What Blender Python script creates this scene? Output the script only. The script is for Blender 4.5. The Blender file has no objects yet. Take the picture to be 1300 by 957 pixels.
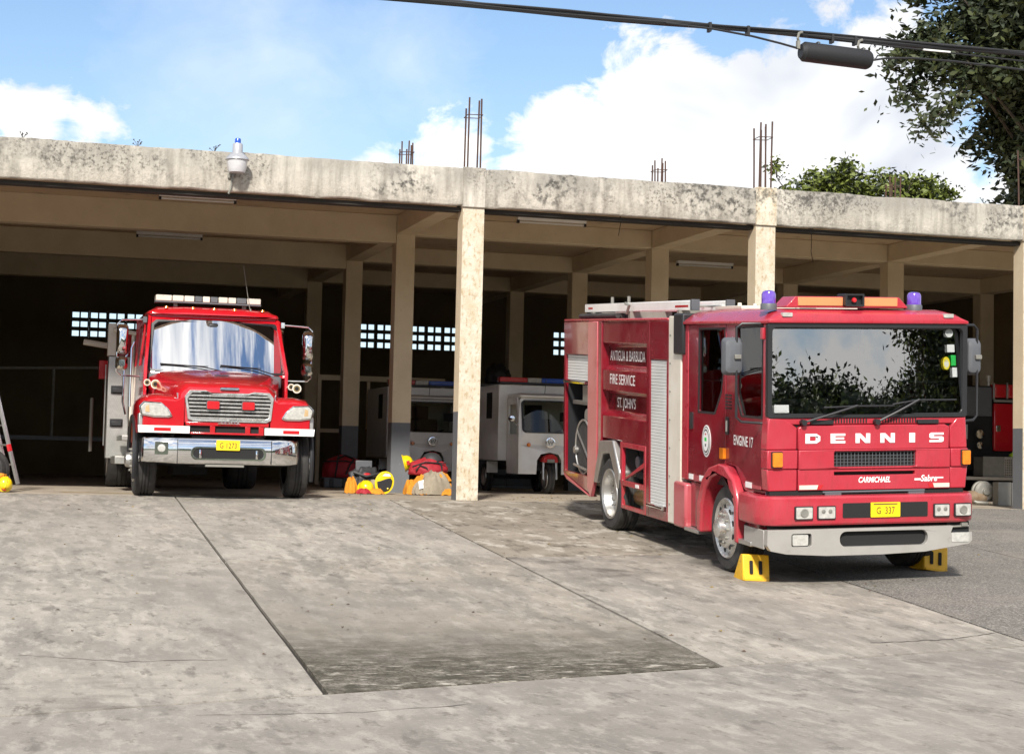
import bpy, bmesh, math, random
import numpy as np
from mathutils import Vector, Matrix, noise
from mathutils.geometry import tessellate_polygon
random.seed(7)
R = math.radians
scene = bpy.context.scene
COL = scene.collection

# ------------------------------------------------------------------ camera
F_PX = 2277.27; PITCH = 0.06516; ROLL = 0.02256; YAW = 0.2768
cam_d = bpy.data.cameras.new('camera'); cam = bpy.data.objects.new('camera', cam_d); COL.objects.link(cam)
cam_d.sensor_width = 36.0; cam_d.lens = F_PX / 1300 * 36.0
cam_d.shift_y = -44.5 / 1300
cam_d.clip_start = 0.1; cam_d.clip_end = 2000
fw = Vector((math.sin(YAW) * math.cos(PITCH), math.cos(YAW) * math.cos(PITCH), math.sin(PITCH)))
rt = Vector((math.cos(YAW), -math.sin(YAW), 0)); up = rt.cross(fw)
c_, s_ = math.cos(ROLL), math.sin(ROLL)
r2 = c_ * rt + s_ * up; u2 = -s_ * rt + c_ * up
cam.matrix_world = Matrix(((r2.x, u2.x, -fw.x, 0), (r2.y, u2.y, -fw.y, 0), (r2.z, u2.z, -fw.z, 0.6298), (0, 0, 0, 1)))
scene.camera = cam

# ------------------------------------------------------------------ light and sky
SUN_DIR = Vector((-0.34, -0.90, 0.70)).normalized()      # towards the sun
sun_el = math.asin(SUN_DIR.z); sun_az = math.atan2(SUN_DIR.x, SUN_DIR.y)
sd = bpy.data.lights.new('sun', 'SUN'); sd.energy = 3.3; sd.angle = R(5); sd.color = (1, 0.95, 0.87)
sun = bpy.data.objects.new('sun', sd); COL.objects.link(sun)
sun.rotation_euler = (-SUN_DIR).to_track_quat('-Z', 'Y').to_euler()
scene.view_settings.view_transform = 'Standard'; scene.view_settings.look = 'None'
scene.view_settings.exposure = 0.9; scene.view_settings.gamma = 1.0
scene.cycles.max_bounces = 8; scene.cycles.transparent_max_bounces = 16
scene.cycles.sample_clamp_indirect = 6.0

world = bpy.data.worlds.new("World"); scene.world = world; world.use_nodes = True
nt = world.node_tree; N = nt.nodes; L = nt.links; N.clear()
def wn(t, **k):
    n = N.new(t)
    for a, v in k.items(): setattr(n, a, v)
    return n
out = wn('ShaderNodeOutputWorld'); bg = wn('ShaderNodeBackground'); bg.inputs['Strength'].default_value = 0.08
L.new(bg.outputs[0], out.inputs[0])
sky = wn('ShaderNodeTexSky', sky_type='NISHITA', sun_disc=False); sky.sun_elevation = sun_el; sky.sun_rotation = sun_az
sky.air_density = 1.0; sky.dust_density = 0.25; sky.ozone_density = 3.2
tc = wn('ShaderNodeTexCoord')
def wmath(op, a, b=None, clamp=False):
    n = wn('ShaderNodeMath', operation=op, use_clamp=clamp)
    for i, v in enumerate((a, b)):
        if v is None: continue
        if isinstance(v, (int, float)): n.inputs[i].default_value = v
        else: L.new(v, n.inputs[i])
    return n.outputs[0]
def wnoise(scale, detail=6, rough=0.55, off=(0, 0, 0), dist=0.0):
    mp = wn('ShaderNodeMapping'); mp.inputs['Location'].default_value = off; mp.inputs['Scale'].default_value = (1, 1, 1.5)
    L.new(tc.outputs['Generated'], mp.inputs['Vector'])
    n = wn('ShaderNodeTexNoise'); n.inputs['Scale'].default_value = scale; n.inputs['Detail'].default_value = detail
    n.inputs['Roughness'].default_value = rough; n.inputs['Distortion'].default_value = dist
    L.new(mp.outputs[0], n.inputs['Vector']); return n.outputs['Fac']
def pxdir(x, y):
    d = fw * F_PX + r2 * (x - 650) - u2 * (y - 434); return d.normalized()
nbig = wnoise(5.0, 8, 0.6, (3.1, 1.7, 0.4)); nfine = wnoise(22, 8, 0.62, (1, 5, 2), 0.3); nfine2 = wnoise(9, 5, 0.5, (7, 2, 9))
edge = wmath('ADD', wmath('MULTIPLY', wmath('SUBTRACT', nfine, 0.5), 0.085), wmath('MULTIPLY', wmath('SUBTRACT', nfine2, 0.5), 0.07))
def blob(x, y, rad, soft):
    d = pxdir(x, y)
    vm = wn('ShaderNodeVectorMath', operation='DISTANCE'); L.new(tc.outputs['Generated'], vm.inputs[0]); vm.inputs[1].default_value = d
    q = wmath('SUBTRACT', rad / F_PX, wmath('ADD', vm.outputs['Value'], edge))
    return wmath('DIVIDE', wmath('ADD', q, soft / F_PX), 2 * soft / F_PX, True)
dens = None
for b in [(835, 150, 105, 12), (760, 215, 115, 14), (930, 190, 130, 14), (880, 105, 80, 10), (1000, 150, 95, 14), (1075, 175, 120, 16), (1105, 75, 62, 12), (1060, 110, 60, 12), (940, 95, 60, 12),
          (1150, 250, 90, 14), (690, 255, 55, 14), (1290, 255, 50, 14), (40, 155, 58, 14), (110, 170, 45, 14), (560, 200, 50, 16), (500, 215, 40, 18)]:
    v = blob(*b); dens = v if dens is None else wmath('MAXIMUM', dens, v)
# thin veil on the left
veil = None
for b in [(300, 120, 90, 100), (360, 160, 70, 90), (520, 70, 50, 80)]:
    v = blob(*b); veil = v if veil is None else wmath('MAXIMUM', veil, v)
veil = wmath('MULTIPLY', veil, wmath('MULTIPLY', wnoise(12, 6, 0.6, (4, 4, 1), 0.6), 0.6))
# scattered cumulus over the rest of the sky
gen = wmath('MULTIPLY', wmath('SUBTRACT', nbig, 0.43), 9.0, True)
sep = wn('ShaderNodeSeparateXYZ'); L.new(tc.outputs['Generated'], sep.inputs[0])
vmv = wn('ShaderNodeVectorMath', operation='DISTANCE'); L.new(tc.outputs['Generated'], vmv.inputs[0]); vmv.inputs[1].default_value = pxdir(620, 120)
outside = wmath('MULTIPLY', wmath('SUBTRACT', vmv.outputs['Value'], 0.42), 6.0, True)
dens = wmath('MAXIMUM', wmath('MAXIMUM', dens, veil), wmath('MULTIPLY', gen, outside))
hz = wmath('SUBTRACT', 1.0, wmath('MULTIPLY', sep.outputs['Z'], 3.0), True)
ccol = wn('ShaderNodeMix', data_type='RGBA'); ccol.inputs['A'].default_value = (5.0, 5.3, 5.9, 1); ccol.inputs['B'].default_value = (9.2, 9.1, 8.9, 1)
shade = wmath('MULTIPLY', wmath('SUBTRACT', wnoise(6.5, 4, 0.5, (2.2, 0.3, 5.1), 0.4), 0.35), 4.5, True)
L.new(shade, ccol.inputs['Factor'])
haze = wn('ShaderNodeMix', data_type='RGBA'); L.new(sky.outputs[0], haze.inputs['A']); haze.inputs['B'].default_value = (5.0, 6.3, 8.0, 1)
L.new(wmath('MULTIPLY', wmath('POWER', hz, 1.8), 0.6), haze.inputs['Factor'])
mixc = wn('ShaderNodeMix', data_type='RGBA'); L.new(dens, mixc.inputs['Factor']); L.new(haze.outputs['Result'], mixc.inputs['A']); L.new(ccol.outputs['Result'], mixc.inputs['B'])
L.new(mixc.outputs['Result'], bg.inputs['Color'])

# ------------------------------------------------------------------ materials
def mat(name, col, rough=0.5, metal=0.0, coat=0.0, var=None, scale=6.0, amount=0.3, bump=0.0, bscale=60.0, spec=0.5, emit=None, stains=None, detail=6, vr=None, obj=False):
    """principled material: base colour mottled with a second colour, optional stains [(scale, lo, hi, colour, strength, offset, zscale)]"""
    m = bpy.data.materials.new(name); m.use_nodes = True
    n = m.node_tree.nodes; l = m.node_tree.links; b = n['Principled BSDF']
    b.inputs['Roughness'].default_value = rough; b.inputs['Metallic'].default_value = metal
    b.inputs['Coat Weight'].default_value = coat; b.inputs['Coat Roughness'].default_value = 0.06
    b.inputs['Specular IOR Level'].default_value = spec
    b.inputs['Base Color'].default_value = (*col, 1)
    if emit: b.inputs['Emission Color'].default_value = (*emit[:3], 1); b.inputs['Emission Strength'].default_value = emit[3]
    if obj:
        t_ = n.new('ShaderNodeTexCoord'); pos = t_.outputs['Object']
    else:
        g = n.new('ShaderNodeNewGeometry'); pos = g.outputs['Position']
    def nz(sc, det=6, off=(0, 0, 0), zs=1.0, rg=0.6):
        mp = n.new('ShaderNodeMapping'); mp.inputs['Location'].default_value = off; mp.inputs['Scale'].default_value = (1, 1, zs) if not isinstance(zs, tuple) else zs
        l.new(pos, mp.inputs['Vector']); t = n.new('ShaderNodeTexNoise'); t.inputs['Scale'].default_value = sc; t.inputs['Detail'].default_value = det; t.inputs['Roughness'].default_value = rg
        l.new(mp.outputs[0], t.inputs['Vector']); return t.outputs['Fac']
    def rmp(v, lo, hi):
        r = n.new('ShaderNodeMapRange'); r.inputs['From Min'].default_value = lo; r.inputs['From Max'].default_value = hi; l.new(v, r.inputs['Value']); return r.outputs['Result']
    cur = None
    def mixin(fac, colour, strength):
        nonlocal cur
        x = n.new('ShaderNodeMix'); x.data_type = 'RGBA'
        if cur is None: x.inputs['A'].default_value = (*col, 1)
        else: l.new(cur, x.inputs['A'])
        x.inputs['B'].default_value = (*colour, 1)
        mu = n.new('ShaderNodeMath'); mu.operation = 'MULTIPLY'; l.new(fac, mu.inputs[0]); mu.inputs[1].default_value = strength
        l.new(mu.outputs[0], x.inputs['Factor']); cur = x.outputs['Result']
    if var is None and amount: var = tuple(c * 0.6 for c in col)
    if amount: mixin(rmp(nz(scale, detail), 0.35, 0.7), var, amount)
    for s in (stains or []):
        sc, lo, hi, colour, st = s[:5]; off = s[5] if len(s) > 5 else (0, 0, 0); zs = s[6] if len(s) > 6 else 1.0
        f = rmp(nz(sc, 8, off, zs, 0.65), lo, hi)
        if len(s) > 7 and s[7]:      # box mask in position space: (axis, from, to) soft band
            for ax, a0, a1 in s[7]:
                sp = n.new('ShaderNodeSeparateXYZ'); l.new(pos, sp.inputs[0])
                mk = rmp(sp.outputs[ax], a0, a1); mu = n.new('ShaderNodeMath'); mu.operation = 'MULTIPLY'; l.new(f, mu.inputs[0]); l.new(mk, mu.inputs[1]); f = mu.outputs[0]
        if len(s) > 8:
            mk = rmp(nz(s[8][0], 3, s[8][3] if len(s[8]) > 3 else (0, 0, 0)), s[8][1], s[8][2]); mu = n.new('ShaderNodeMath'); mu.operation = 'MULTIPLY'; l.new(f, mu.inputs[0]); l.new(mk, mu.inputs[1]); f = mu.outputs[0]
        mixin(f, colour, st)
    if cur is not None: l.new(cur, b.inputs['Base Color'])
    if vr:
        mr = n.new('ShaderNodeMapRange'); l.new(nz(scale * 1.7, 5, (3, 3, 3)), mr.inputs['Value']); mr.inputs['From Min'].default_value = 0.3; mr.inputs['From Max'].default_value = 0.7
        mr.inputs['To Min'].default_value = vr[0]; mr.inputs['To Max'].default_value = vr[1]; l.new(mr.outputs[0], b.inputs['Roughness'])
    if bump:
        bp = n.new('ShaderNodeBump'); bp.inputs['Strength'].default_value = bump; bp.inputs['Distance'].default_value = 0.02
        l.new(nz(bscale, 8), bp.inputs['Height']); l.new(bp.outputs[0], b.inputs['Normal'])
    return m

def glass_mat(name, tint, ior, rough=0.0):
    m = bpy.data.materials.new(name); m.use_nodes = True; n = m.node_tree.nodes; l = m.node_tree.links; n.clear()
    o = n.new('ShaderNodeOutputMaterial'); t = n.new('ShaderNodeBsdfTransparent'); t.inputs[0].default_value = (*tint, 1)
    g = n.new('ShaderNodeBsdfGlossy'); g.inputs['Roughness'].default_value = rough; f = n.new('ShaderNodeFresnel'); f.inputs['IOR'].default_value = ior
    x = n.new('ShaderNodeMixShader'); l.new(f.outputs[0], x.inputs[0]); l.new(t.outputs[0], x.inputs[1]); l.new(g.outputs[0], x.inputs[2]); l.new(x.outputs[0], o.inputs[0])
    return m

M = {}
CONC = (0.50, 0.435, 0.34)
M['beam'] = mat('weathered_concrete', (0.58, 0.535, 0.46), 0.9, var=(0.42, 0.38, 0.315), scale=1.1, amount=0.7, bump=0.5, bscale=26,
    stains=[(1.1, 0.32, 0.54, (0.22, 0.205, 0.18), 0.85, (3, 1, 0), (1, 1, .5), [('Z', 4.5, 4.86)]), (7, 0.44, 0.62, (0.20, 0.18, 0.15), 0.6, (7, 2, 6), (1, 1, .12)),
            (10, 0.46, 0.60, (0.045, 0.042, 0.036), 0.9, (1, 2, 6), 1.0, [('Z', 4.40, 4.6)], (0.55, 0.50, 0.60, (2, 0, 0))), (24, 0.50, 0.62, (0.07, 0.063, 0.052), 0.8, (1, 2, 1), 1.0, [('Z', 4.40, 4.7)], (0.9, 0.46, 0.58, (5, 0, 0))),
            (3, 0.52, 0.62, (0.70, 0.65, 0.56), 0.6, (8, 8, 2), (1, 1, .6), [('Z', 4.75, 4.5)])])
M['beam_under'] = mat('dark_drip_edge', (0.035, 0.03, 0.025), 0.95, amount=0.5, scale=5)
M['colfront'] = mat('bare_column_concrete', (0.58, 0.53, 0.44), 0.9, var=(0.46, 0.37, 0.24), scale=3.5, amount=0.6, bump=0.6, bscale=22,
    stains=[(5, 0.46, 0.62, (0.44, 0.35, 0.22), 0.6, (2, 5, 2), 0.6), (16, 0.52, 0.64, (0.30, 0.20, 0.09), 0.7, (2, 2, 2), 0.5), (9, 0.52, 0.62, (0.12, 0.10, 0.075), 0.6, (2, 7, 2), 0.8, [('Z', .35, .0)]), (22, 0.63, 0.72, (0.07, 0.06, 0.05), 0.7), (5, 0.5, 0.6, (0.10, 0.09, 0.07), 0.9, (1, 0, 0), 1.0, [('Z', 4.35, 4.7)])])
M['cream'] = mat('cream_wall_paint', (0.66, 0.545, 0.38), 0.85, var=(0.53, 0.42, 0.28), scale=2.2, amount=0.6, bump=0.25, bscale=70, stains=[(30, 0.62, 0.7, (0.30, 0.22, 0.13), 0.5)])
M['soffit'] = mat('soffit_paint', (0.56, 0.43, 0.29), 0.9, var=(0.43, 0.32, 0.21), scale=1.0, amount=0.7, bump=0.2, bscale=40, stains=[(2.5, 0.55, 0.68, (0.25, 0.18, 0.12), 0.6)])
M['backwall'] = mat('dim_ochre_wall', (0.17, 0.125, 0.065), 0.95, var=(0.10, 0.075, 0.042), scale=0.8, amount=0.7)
M['greypaint'] = mat('grey_dado_paint', (0.135, 0.14, 0.15), 0.75, var=(0.10, 0.105, 0.11), scale=4, amount=0.5, stains=[(18, 0.62, 0.7, (0.24, 0.24, 0.24), 0.5)])
M['breeze'] = mat('breeze_block', (0.22, 0.2, 0.17), 0.95)
M['rust'] = mat('rusty_rebar', (0.055, 0.032, 0.026), 0.9, var=(0.10, 0.045, 0.025), scale=20, amount=0.6)
SL = [(1.6, 0.44, 0.62, (0.17, 0.155, 0.13), 0.6, (2, 1, 0), (1.2, .5, 1)), (1.8, 0.50, 0.62, (0.17, 0.155, 0.135), 0.55, (5, 1, 3), (1.6, .22, 1)), (6.0, 0.50, 0.62, (0.50, 0.455, 0.39), 0.45, (1, 7, 0), (1.2, 0.4, 1)), (9, 0.58, 0.66, (0.13, 0.112, 0.09), 0.7, (0, 0, 0), (1.2, .5, 1)), (3.4, 0.58, 0.66, (0.085, 0.075, 0.062), 0.6, (6, 1, 0), (1.2, .45, 1)), (60, 0.55, 0.7, (0.13, 0.11, 0.09), 0.55), (25, 0.55, 0.66, (0.46, 0.41, 0.34), 0.35, (4, 4, 0)), (0.35, 0.45, 0.6, (0.20, 0.175, 0.15), 0.45, (0, 8, 0), (1, .5, 1))]
M['slab1'] = mat('pale_worn_concrete', (0.365, 0.33, 0.28), 0.85, var=(0.27, 0.24, 0.205), scale=2.4, amount=0.8, bump=0.25, bscale=90, stains=SL + [(2.5, 0.5, 0.66, (0.14, 0.12, 0.10), 0.7, (3, 3, 0), (0.6, 1.6, 1), [('Y', 13.2, 11.6)])])
M['slab2'] = mat('stained_concrete', (0.35, 0.31, 0.255), 0.88, var=(0.24, 0.21, 0.17), scale=2.6, amount=0.8, bump=0.35, bscale=70,
    stains=SL + [(2.6, 0.30, 0.62, (0.11, 0.092, 0.066), 0.9, (5, 2, 0), 1.0, [('Y', 15.8, 12.7)]), (5, 0.38, 0.60, (0.05, 0.042, 0.027), 0.95, (0, 3, 0), (1, 1.6, 1), [('Y', 14.4, 12.7)]), (34, 0.46, 0.60, (0.035, 0.03, 0.015), 0.8, (0, 3, 3), 1.0, [('Y', 14.0, 12.6)]), (9, 0.56, 0.64, (0.46, 0.42, 0.35), 0.8, (9, 1, 0), (.6, 1.6, 1), [('Y', 13.3, 12.6)])])
M['slab3'] = mat('mossy_concrete', (0.29, 0.25, 0.20), 0.9, var=(0.17, 0.145, 0.11), scale=2, amount=0.8, bump=0.2, bscale=40,
    stains=[(3.2, 0.52, 0.60, (0.46, 0.42, 0.36), 0.75, (3, 0, 0), (1.0, .55, 1)), (4.5, 0.53, 0.64, (0.07, 0.058, 0.042), 0.75, (1, 4, 0), (1.1, .5, 1)), (24, 0.56, 0.68, (0.09, 0.075, 0.055), 0.6), (1.6, 0.46, 0.60, (0.03, 0.026, 0.02), 0.85, (6, 2, 0), (1.2, .5, 1), [('X', 7.2, 8.4)])])
M['slab4'] = mat('smooth_grey_concrete', (0.35, 0.315, 0.265), 0.86, var=(0.25, 0.22, 0.185), scale=2.2, amount=0.8, bump=0.25, bscale=90, stains=SL + [(1.5, 0.5, 0.66, (0.08, 0.068, 0.055), 0.8, (6, 6, 0), 1.0, [('Y', 15.8, 17.8)])])
M['slab5'] = mat('coarse_asphalt', (0.17, 0.155, 0.135), 0.92, var=(0.10, 0.09, 0.078), scale=2.2, amount=0.8, bump=0.9, bscale=45, stains=[(40, 0.48, 0.60, (0.33, 0.305, 0.27), 0.9), (55, 0.54, 0.62, (0.03, 0.028, 0.026), 0.9), (0.8, 0.5, 0.7, (0.25, 0.22, 0.18), 0.6)])
M['floor'] = mat('garage_floor_concrete', (0.42, 0.36, 0.28), 0.85, var=(0.2, 0.165, 0.125), scale=1.5, amount=0.7, bump=0.25, stains=[(4, 0.55, 0.65, (0.06, 0.05, 0.04), 0.7)])
M['joint'] = mat('joint_filler', (0.035, 0.03, 0.025), 0.95, amount=0.4)
M['street'] = mat('road_concrete', (0.32, 0.29, 0.25), 0.88, var=(0.235, 0.21, 0.18), scale=2.4, amount=0.8, bump=0.3, bscale=80, stains=SL)
M['grass'] = mat('verge_grass', (0.06, 0.10, 0.025), 0.95, var=(0.12, 0.12, 0.05), scale=3, amount=0.8, bump=0.8, bscale=30)
M['wooded'] = mat('wooded_hillside', (0.03, 0.05, 0.015), 0.95, var=(0.012, 0.02, 0.008), scale=0.5, amount=0.9)
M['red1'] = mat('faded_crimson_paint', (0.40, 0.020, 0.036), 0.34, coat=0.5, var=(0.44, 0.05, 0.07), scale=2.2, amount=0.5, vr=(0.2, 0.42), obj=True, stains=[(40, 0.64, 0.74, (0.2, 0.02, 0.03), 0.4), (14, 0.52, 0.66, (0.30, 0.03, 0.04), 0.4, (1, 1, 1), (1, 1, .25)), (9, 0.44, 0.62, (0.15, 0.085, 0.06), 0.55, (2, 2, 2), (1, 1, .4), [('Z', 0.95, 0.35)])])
M['red1_shade'] = mat('shaded_crimson_paint', (0.18, 0.005, 0.014), 0.25, coat=0.7, var=(0.26, 0.015, 0.025), scale=2.2, amount=0.5, vr=(0.12, 0.3), obj=True, stains=[(10, 0.54, 0.68, (0.26, 0.05, 0.05), 0.45, (1, 4, 1), (1, 1, .3)), (9, 0.44, 0.62, (0.15, 0.085, 0.06), 0.55, (2, 2, 2), (1, 1, .4), [('Z', 0.95, 0.35)])])  # darker copy of the crimson, shade of the sides put into its colour
M['pinkred'] = mat('pinkish_crimson_paint', (0.44, 0.10, 0.11), 0.3, coat=0.5, var=(0.36, 0.03, 0.05), scale=1.5, amount=0.6, obj=True, stains=[(3, 0.6, 0.7, (0.3, 0.02, 0.03), 0.7)])  # paler, pinkish crimson for the side pillar, skirt and step box
M['red2'] = mat('bright_red_paint', (0.46, 0.008, 0.016), 0.18, coat=0.9, var=(0.40, 0.006, 0.012), scale=3, amount=0.4, obj=True, stains=[(9, 0.44, 0.62, (0.15, 0.085, 0.06), 0.4, (2, 2, 2), (1, 1, .4), [('Z', 1.15, 0.6)])])
M['red3'] = mat('dark_red_plastic', (0.33, 0.02, 0.025), 0.3, coat=0.3)
M['white'] = mat('white_paint', (0.82, 0.81, 0.78), 0.3, coat=0.4, var=(0.62, 0.60, 0.56), scale=4, amount=0.4)
M['offwhite'] = mat('off_white_panel', (0.66, 0.61, 0.53), 0.5, var=(0.5, 0.44, 0.35), scale=3, amount=0.5, stains=[(20, 0.62, 0.7, (0.3, 0.2, 0.12), 0.5)], obj=True)
M['shutter'] = mat('shutter_aluminium', (0.66, 0.66, 0.64), 0.5, metal=0.1, var=(0.52, 0.52, 0.5), scale=2, amount=0.5, obj=True)
M['chrome'] = mat('chrome', (0.78, 0.78, 0.78), 0.06, metal=1.0, amount=0.25, var=(0.55, 0.54, 0.52), scale=8, vr=(0.03, 0.13), obj=True)
M['alu'] = mat('brushed_aluminium', (0.55, 0.54, 0.52), 0.38, metal=0.9, var=(0.40, 0.38, 0.35), scale=6, amount=0.6, obj=True)
M['steel'] = mat('worn_bright_steel', (0.68, 0.67, 0.65), 0.3, metal=0.8, var=(0.40, 0.38, 0.34), scale=9, amount=0.6, obj=True, vr=(.18, .4))
M['silver'] = mat('silver_bumper_paint', (0.42, 0.40, 0.37), 0.42, metal=0.3, var=(0.33, 0.31, 0.28), scale=3, amount=0.6, obj=True, stains=[(6, 0.62, 0.72, (0.2, 0.18, 0.15), 0.5)])
M['plate'] = mat('checker_plate', (0.46, 0.45, 0.42), 0.42, metal=0.8, amount=0.5, scale=10, bump=0.0)
M['black'] = mat('black_plastic', (0.018, 0.018, 0.02), 0.45, amount=0.3)
M['rubber'] = mat('tyre_rubber', (0.022, 0.021, 0.021), 0.8, var=(0.06, 0.055, 0.05), scale=7, amount=0.6, obj=True, bump=0.15)
M['dark'] = mat('dark_recess', (0.012, 0.012, 0.012), 0.9, amount=0)  # near-black for hollows and openings, their shade put into the colour
M['greyp'] = mat('grey_plastic', (0.10, 0.105, 0.115), 0.5, amount=0.3)
M['dash'] = mat('pale_dashboard', (0.46, 0.46, 0.44), 0.7, amount=0.4)
M['seat'] = mat('seat_vinyl', (0.03, 0.03, 0.033), 0.6, amount=0.3)
M['yellow'] = mat('yellow_paint', (0.80, 0.44, 0.012), 0.5, var=(0.50, 0.27, 0.02), scale=7, amount=0.5, obj=True, stains=[(14, 0.6, 0.7, (0.16, 0.11, 0.05), 0.7)])
M['platey'] = mat('yellow_number_plate', (0.86, 0.58, 0.008), 0.45, amount=0.15)
M['inkdark'] = mat('plate_lettering', (0.06, 0.035, 0.01), 0.6, amount=0)
M['letter'] = mat('white_lettering', (0.78, 0.76, 0.74), 0.5, amount=0.2, scale=20)
M['lens'] = mat('clear_lamp_lens', (0.50, 0.49, 0.45), 0.12, coat=0.8, var=(0.26, 0.25, 0.23), scale=22, amount=0.7, obj=True)
M['lensam'] = mat('faint_amber_lens', (0.55, 0.38, 0.20), 0.15, coat=0.8, amount=0.5, scale=20, obj=True)
M['amber'] = mat('amber_lens', (0.75, 0.22, 0.01), 0.2, coat=0.8, var=(0.55, 0.12, 0.005), scale=18, amount=0.6, obj=True)
M['amber2'] = mat('faded_orange_lens', (0.72, 0.27, 0.11), 0.3, coat=0.5, amount=0.2)
M['purple'] = mat('blue_violet_lens', (0.10, 0.035, 0.36), 0.12, coat=0.9, var=(0.22, 0.13, 0.55), scale=16, amount=0.5, obj=True)
M['blue'] = mat('blue_lens', (0.01, 0.07, 0.42), 0.2, coat=0.6, amount=0.2)
M['redlens'] = mat('red_lens', (0.50, 0.015, 0.02), 0.2, coat=0.7, amount=0.3)
M['glass1'] = glass_mat('windscreen_glass', (0.62, 0.68, 0.66), 4.2)
M['glass2'] = glass_mat('raked_windscreen_glass', (0.30, 0.34, 0.35), 2.7)
M['glass3'] = glass_mat('side_glass', (0.35, 0.4, 0.38), 1.5)
M['sticker'] = mat('sticker_white', (0.7, 0.72, 0.7), 0.6, amount=0.1); M['stgreen'] = mat('sticker_green', (0.02, 0.5, 0.08), 0.6, amount=0); M['styellow'] = mat('sticker_yellow', (0.7, 0.6, 0.02), 0.6, amount=0)
M['tan'] = mat('tan_turnout_cloth', (0.30, 0.255, 0.19), 0.95, var=(0.20, 0.17, 0.125), scale=9, amount=0.6, bump=0.4, bscale=40)
M['orange'] = mat('amber_turnout_cloth', (0.62, 0.25, 0.018), 0.9, var=(0.42, 0.15, 0.01), scale=9, amount=0.6, bump=0.4, bscale=40)
M['bagred'] = mat('red_nylon_bag', (0.34, 0.012, 0.022), 0.7, var=(0.22, 0.008, 0.014), scale=9, amount=0.6, bump=0.5, bscale=18)
M['helmet'] = mat('yellow_helmet_shell', (0.82, 0.60, 0.01), 0.25, coat=0.6, amount=0.2)
M['lime'] = mat('lime_cloth', (0.42, 0.62, 0.03), 0.8, amount=0.3)
M['cable'] = mat('black_cable_sheath', (0.016, 0.016, 0.018), 0.6, amount=0.3)
M['lampgrey'] = mat('galvanised_lamp_housing', (0.50, 0.50, 0.52), 0.35, metal=0.5, amount=0.3)
M['refract'] = mat('ribbed_refractor', (0.55, 0.54, 0.55), 0.25, coat=0.4, var=(0.42, 0.41, 0.42), scale=12, amount=0.5)
M['leafd'] = mat('dark_leaf', (0.024, 0.036, 0.011), 0.65, var=(0.014, 0.022, 0.008), scale=1.2, amount=0.8)
M['leafm'] = mat('olive_leaf', (0.05, 0.062, 0.014), 0.6, var=(0.03, 0.04, 0.01), scale=1.2, amount=0.8)
M['leafl'] = mat('light_leaf', (0.15, 0.18, 0.028), 0.6, var=(0.075, 0.105, 0.02), scale=1.5, amount=0.8)
M['leafy'] = mat('yellow_leaf', (0.30, 0.20, 0.02), 0.7, amount=0.3); M['leafb'] = mat('brown_leaf', (0.12, 0.06, 0.025), 0.8, amount=0.3)
M['bark'] = mat('bark', (0.07, 0.058, 0.045), 0.95, amount=0.5, scale=8, bump=0.6)
M['wire'] = mat('thin_wire', (0.05, 0.03, 0.03), 0.7, amount=0)
M['tube'] = mat('fluorescent_tube', (0.75, 0.74, 0.70), 0.3, amount=0)
M['dullgrey'] = mat('dull_grey_metal', (0.26, 0.25, 0.22), 0.6, metal=0.4, amount=0.5, scale=8)
M['brass'] = mat('tarnished_tank', (0.40, 0.30, 0.14), 0.35, metal=0.8, amount=0.5)
M['rusty'] = mat('rusty_casting', (0.16, 0.10, 0.055), 0.85, var=(0.25, 0.2, 0.14), scale=14, amount=0.8)
M['yline'] = mat('worn_yellow_line', (0.42, 0.27, 0.05), 0.9, amount=0.6, scale=5)

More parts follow.
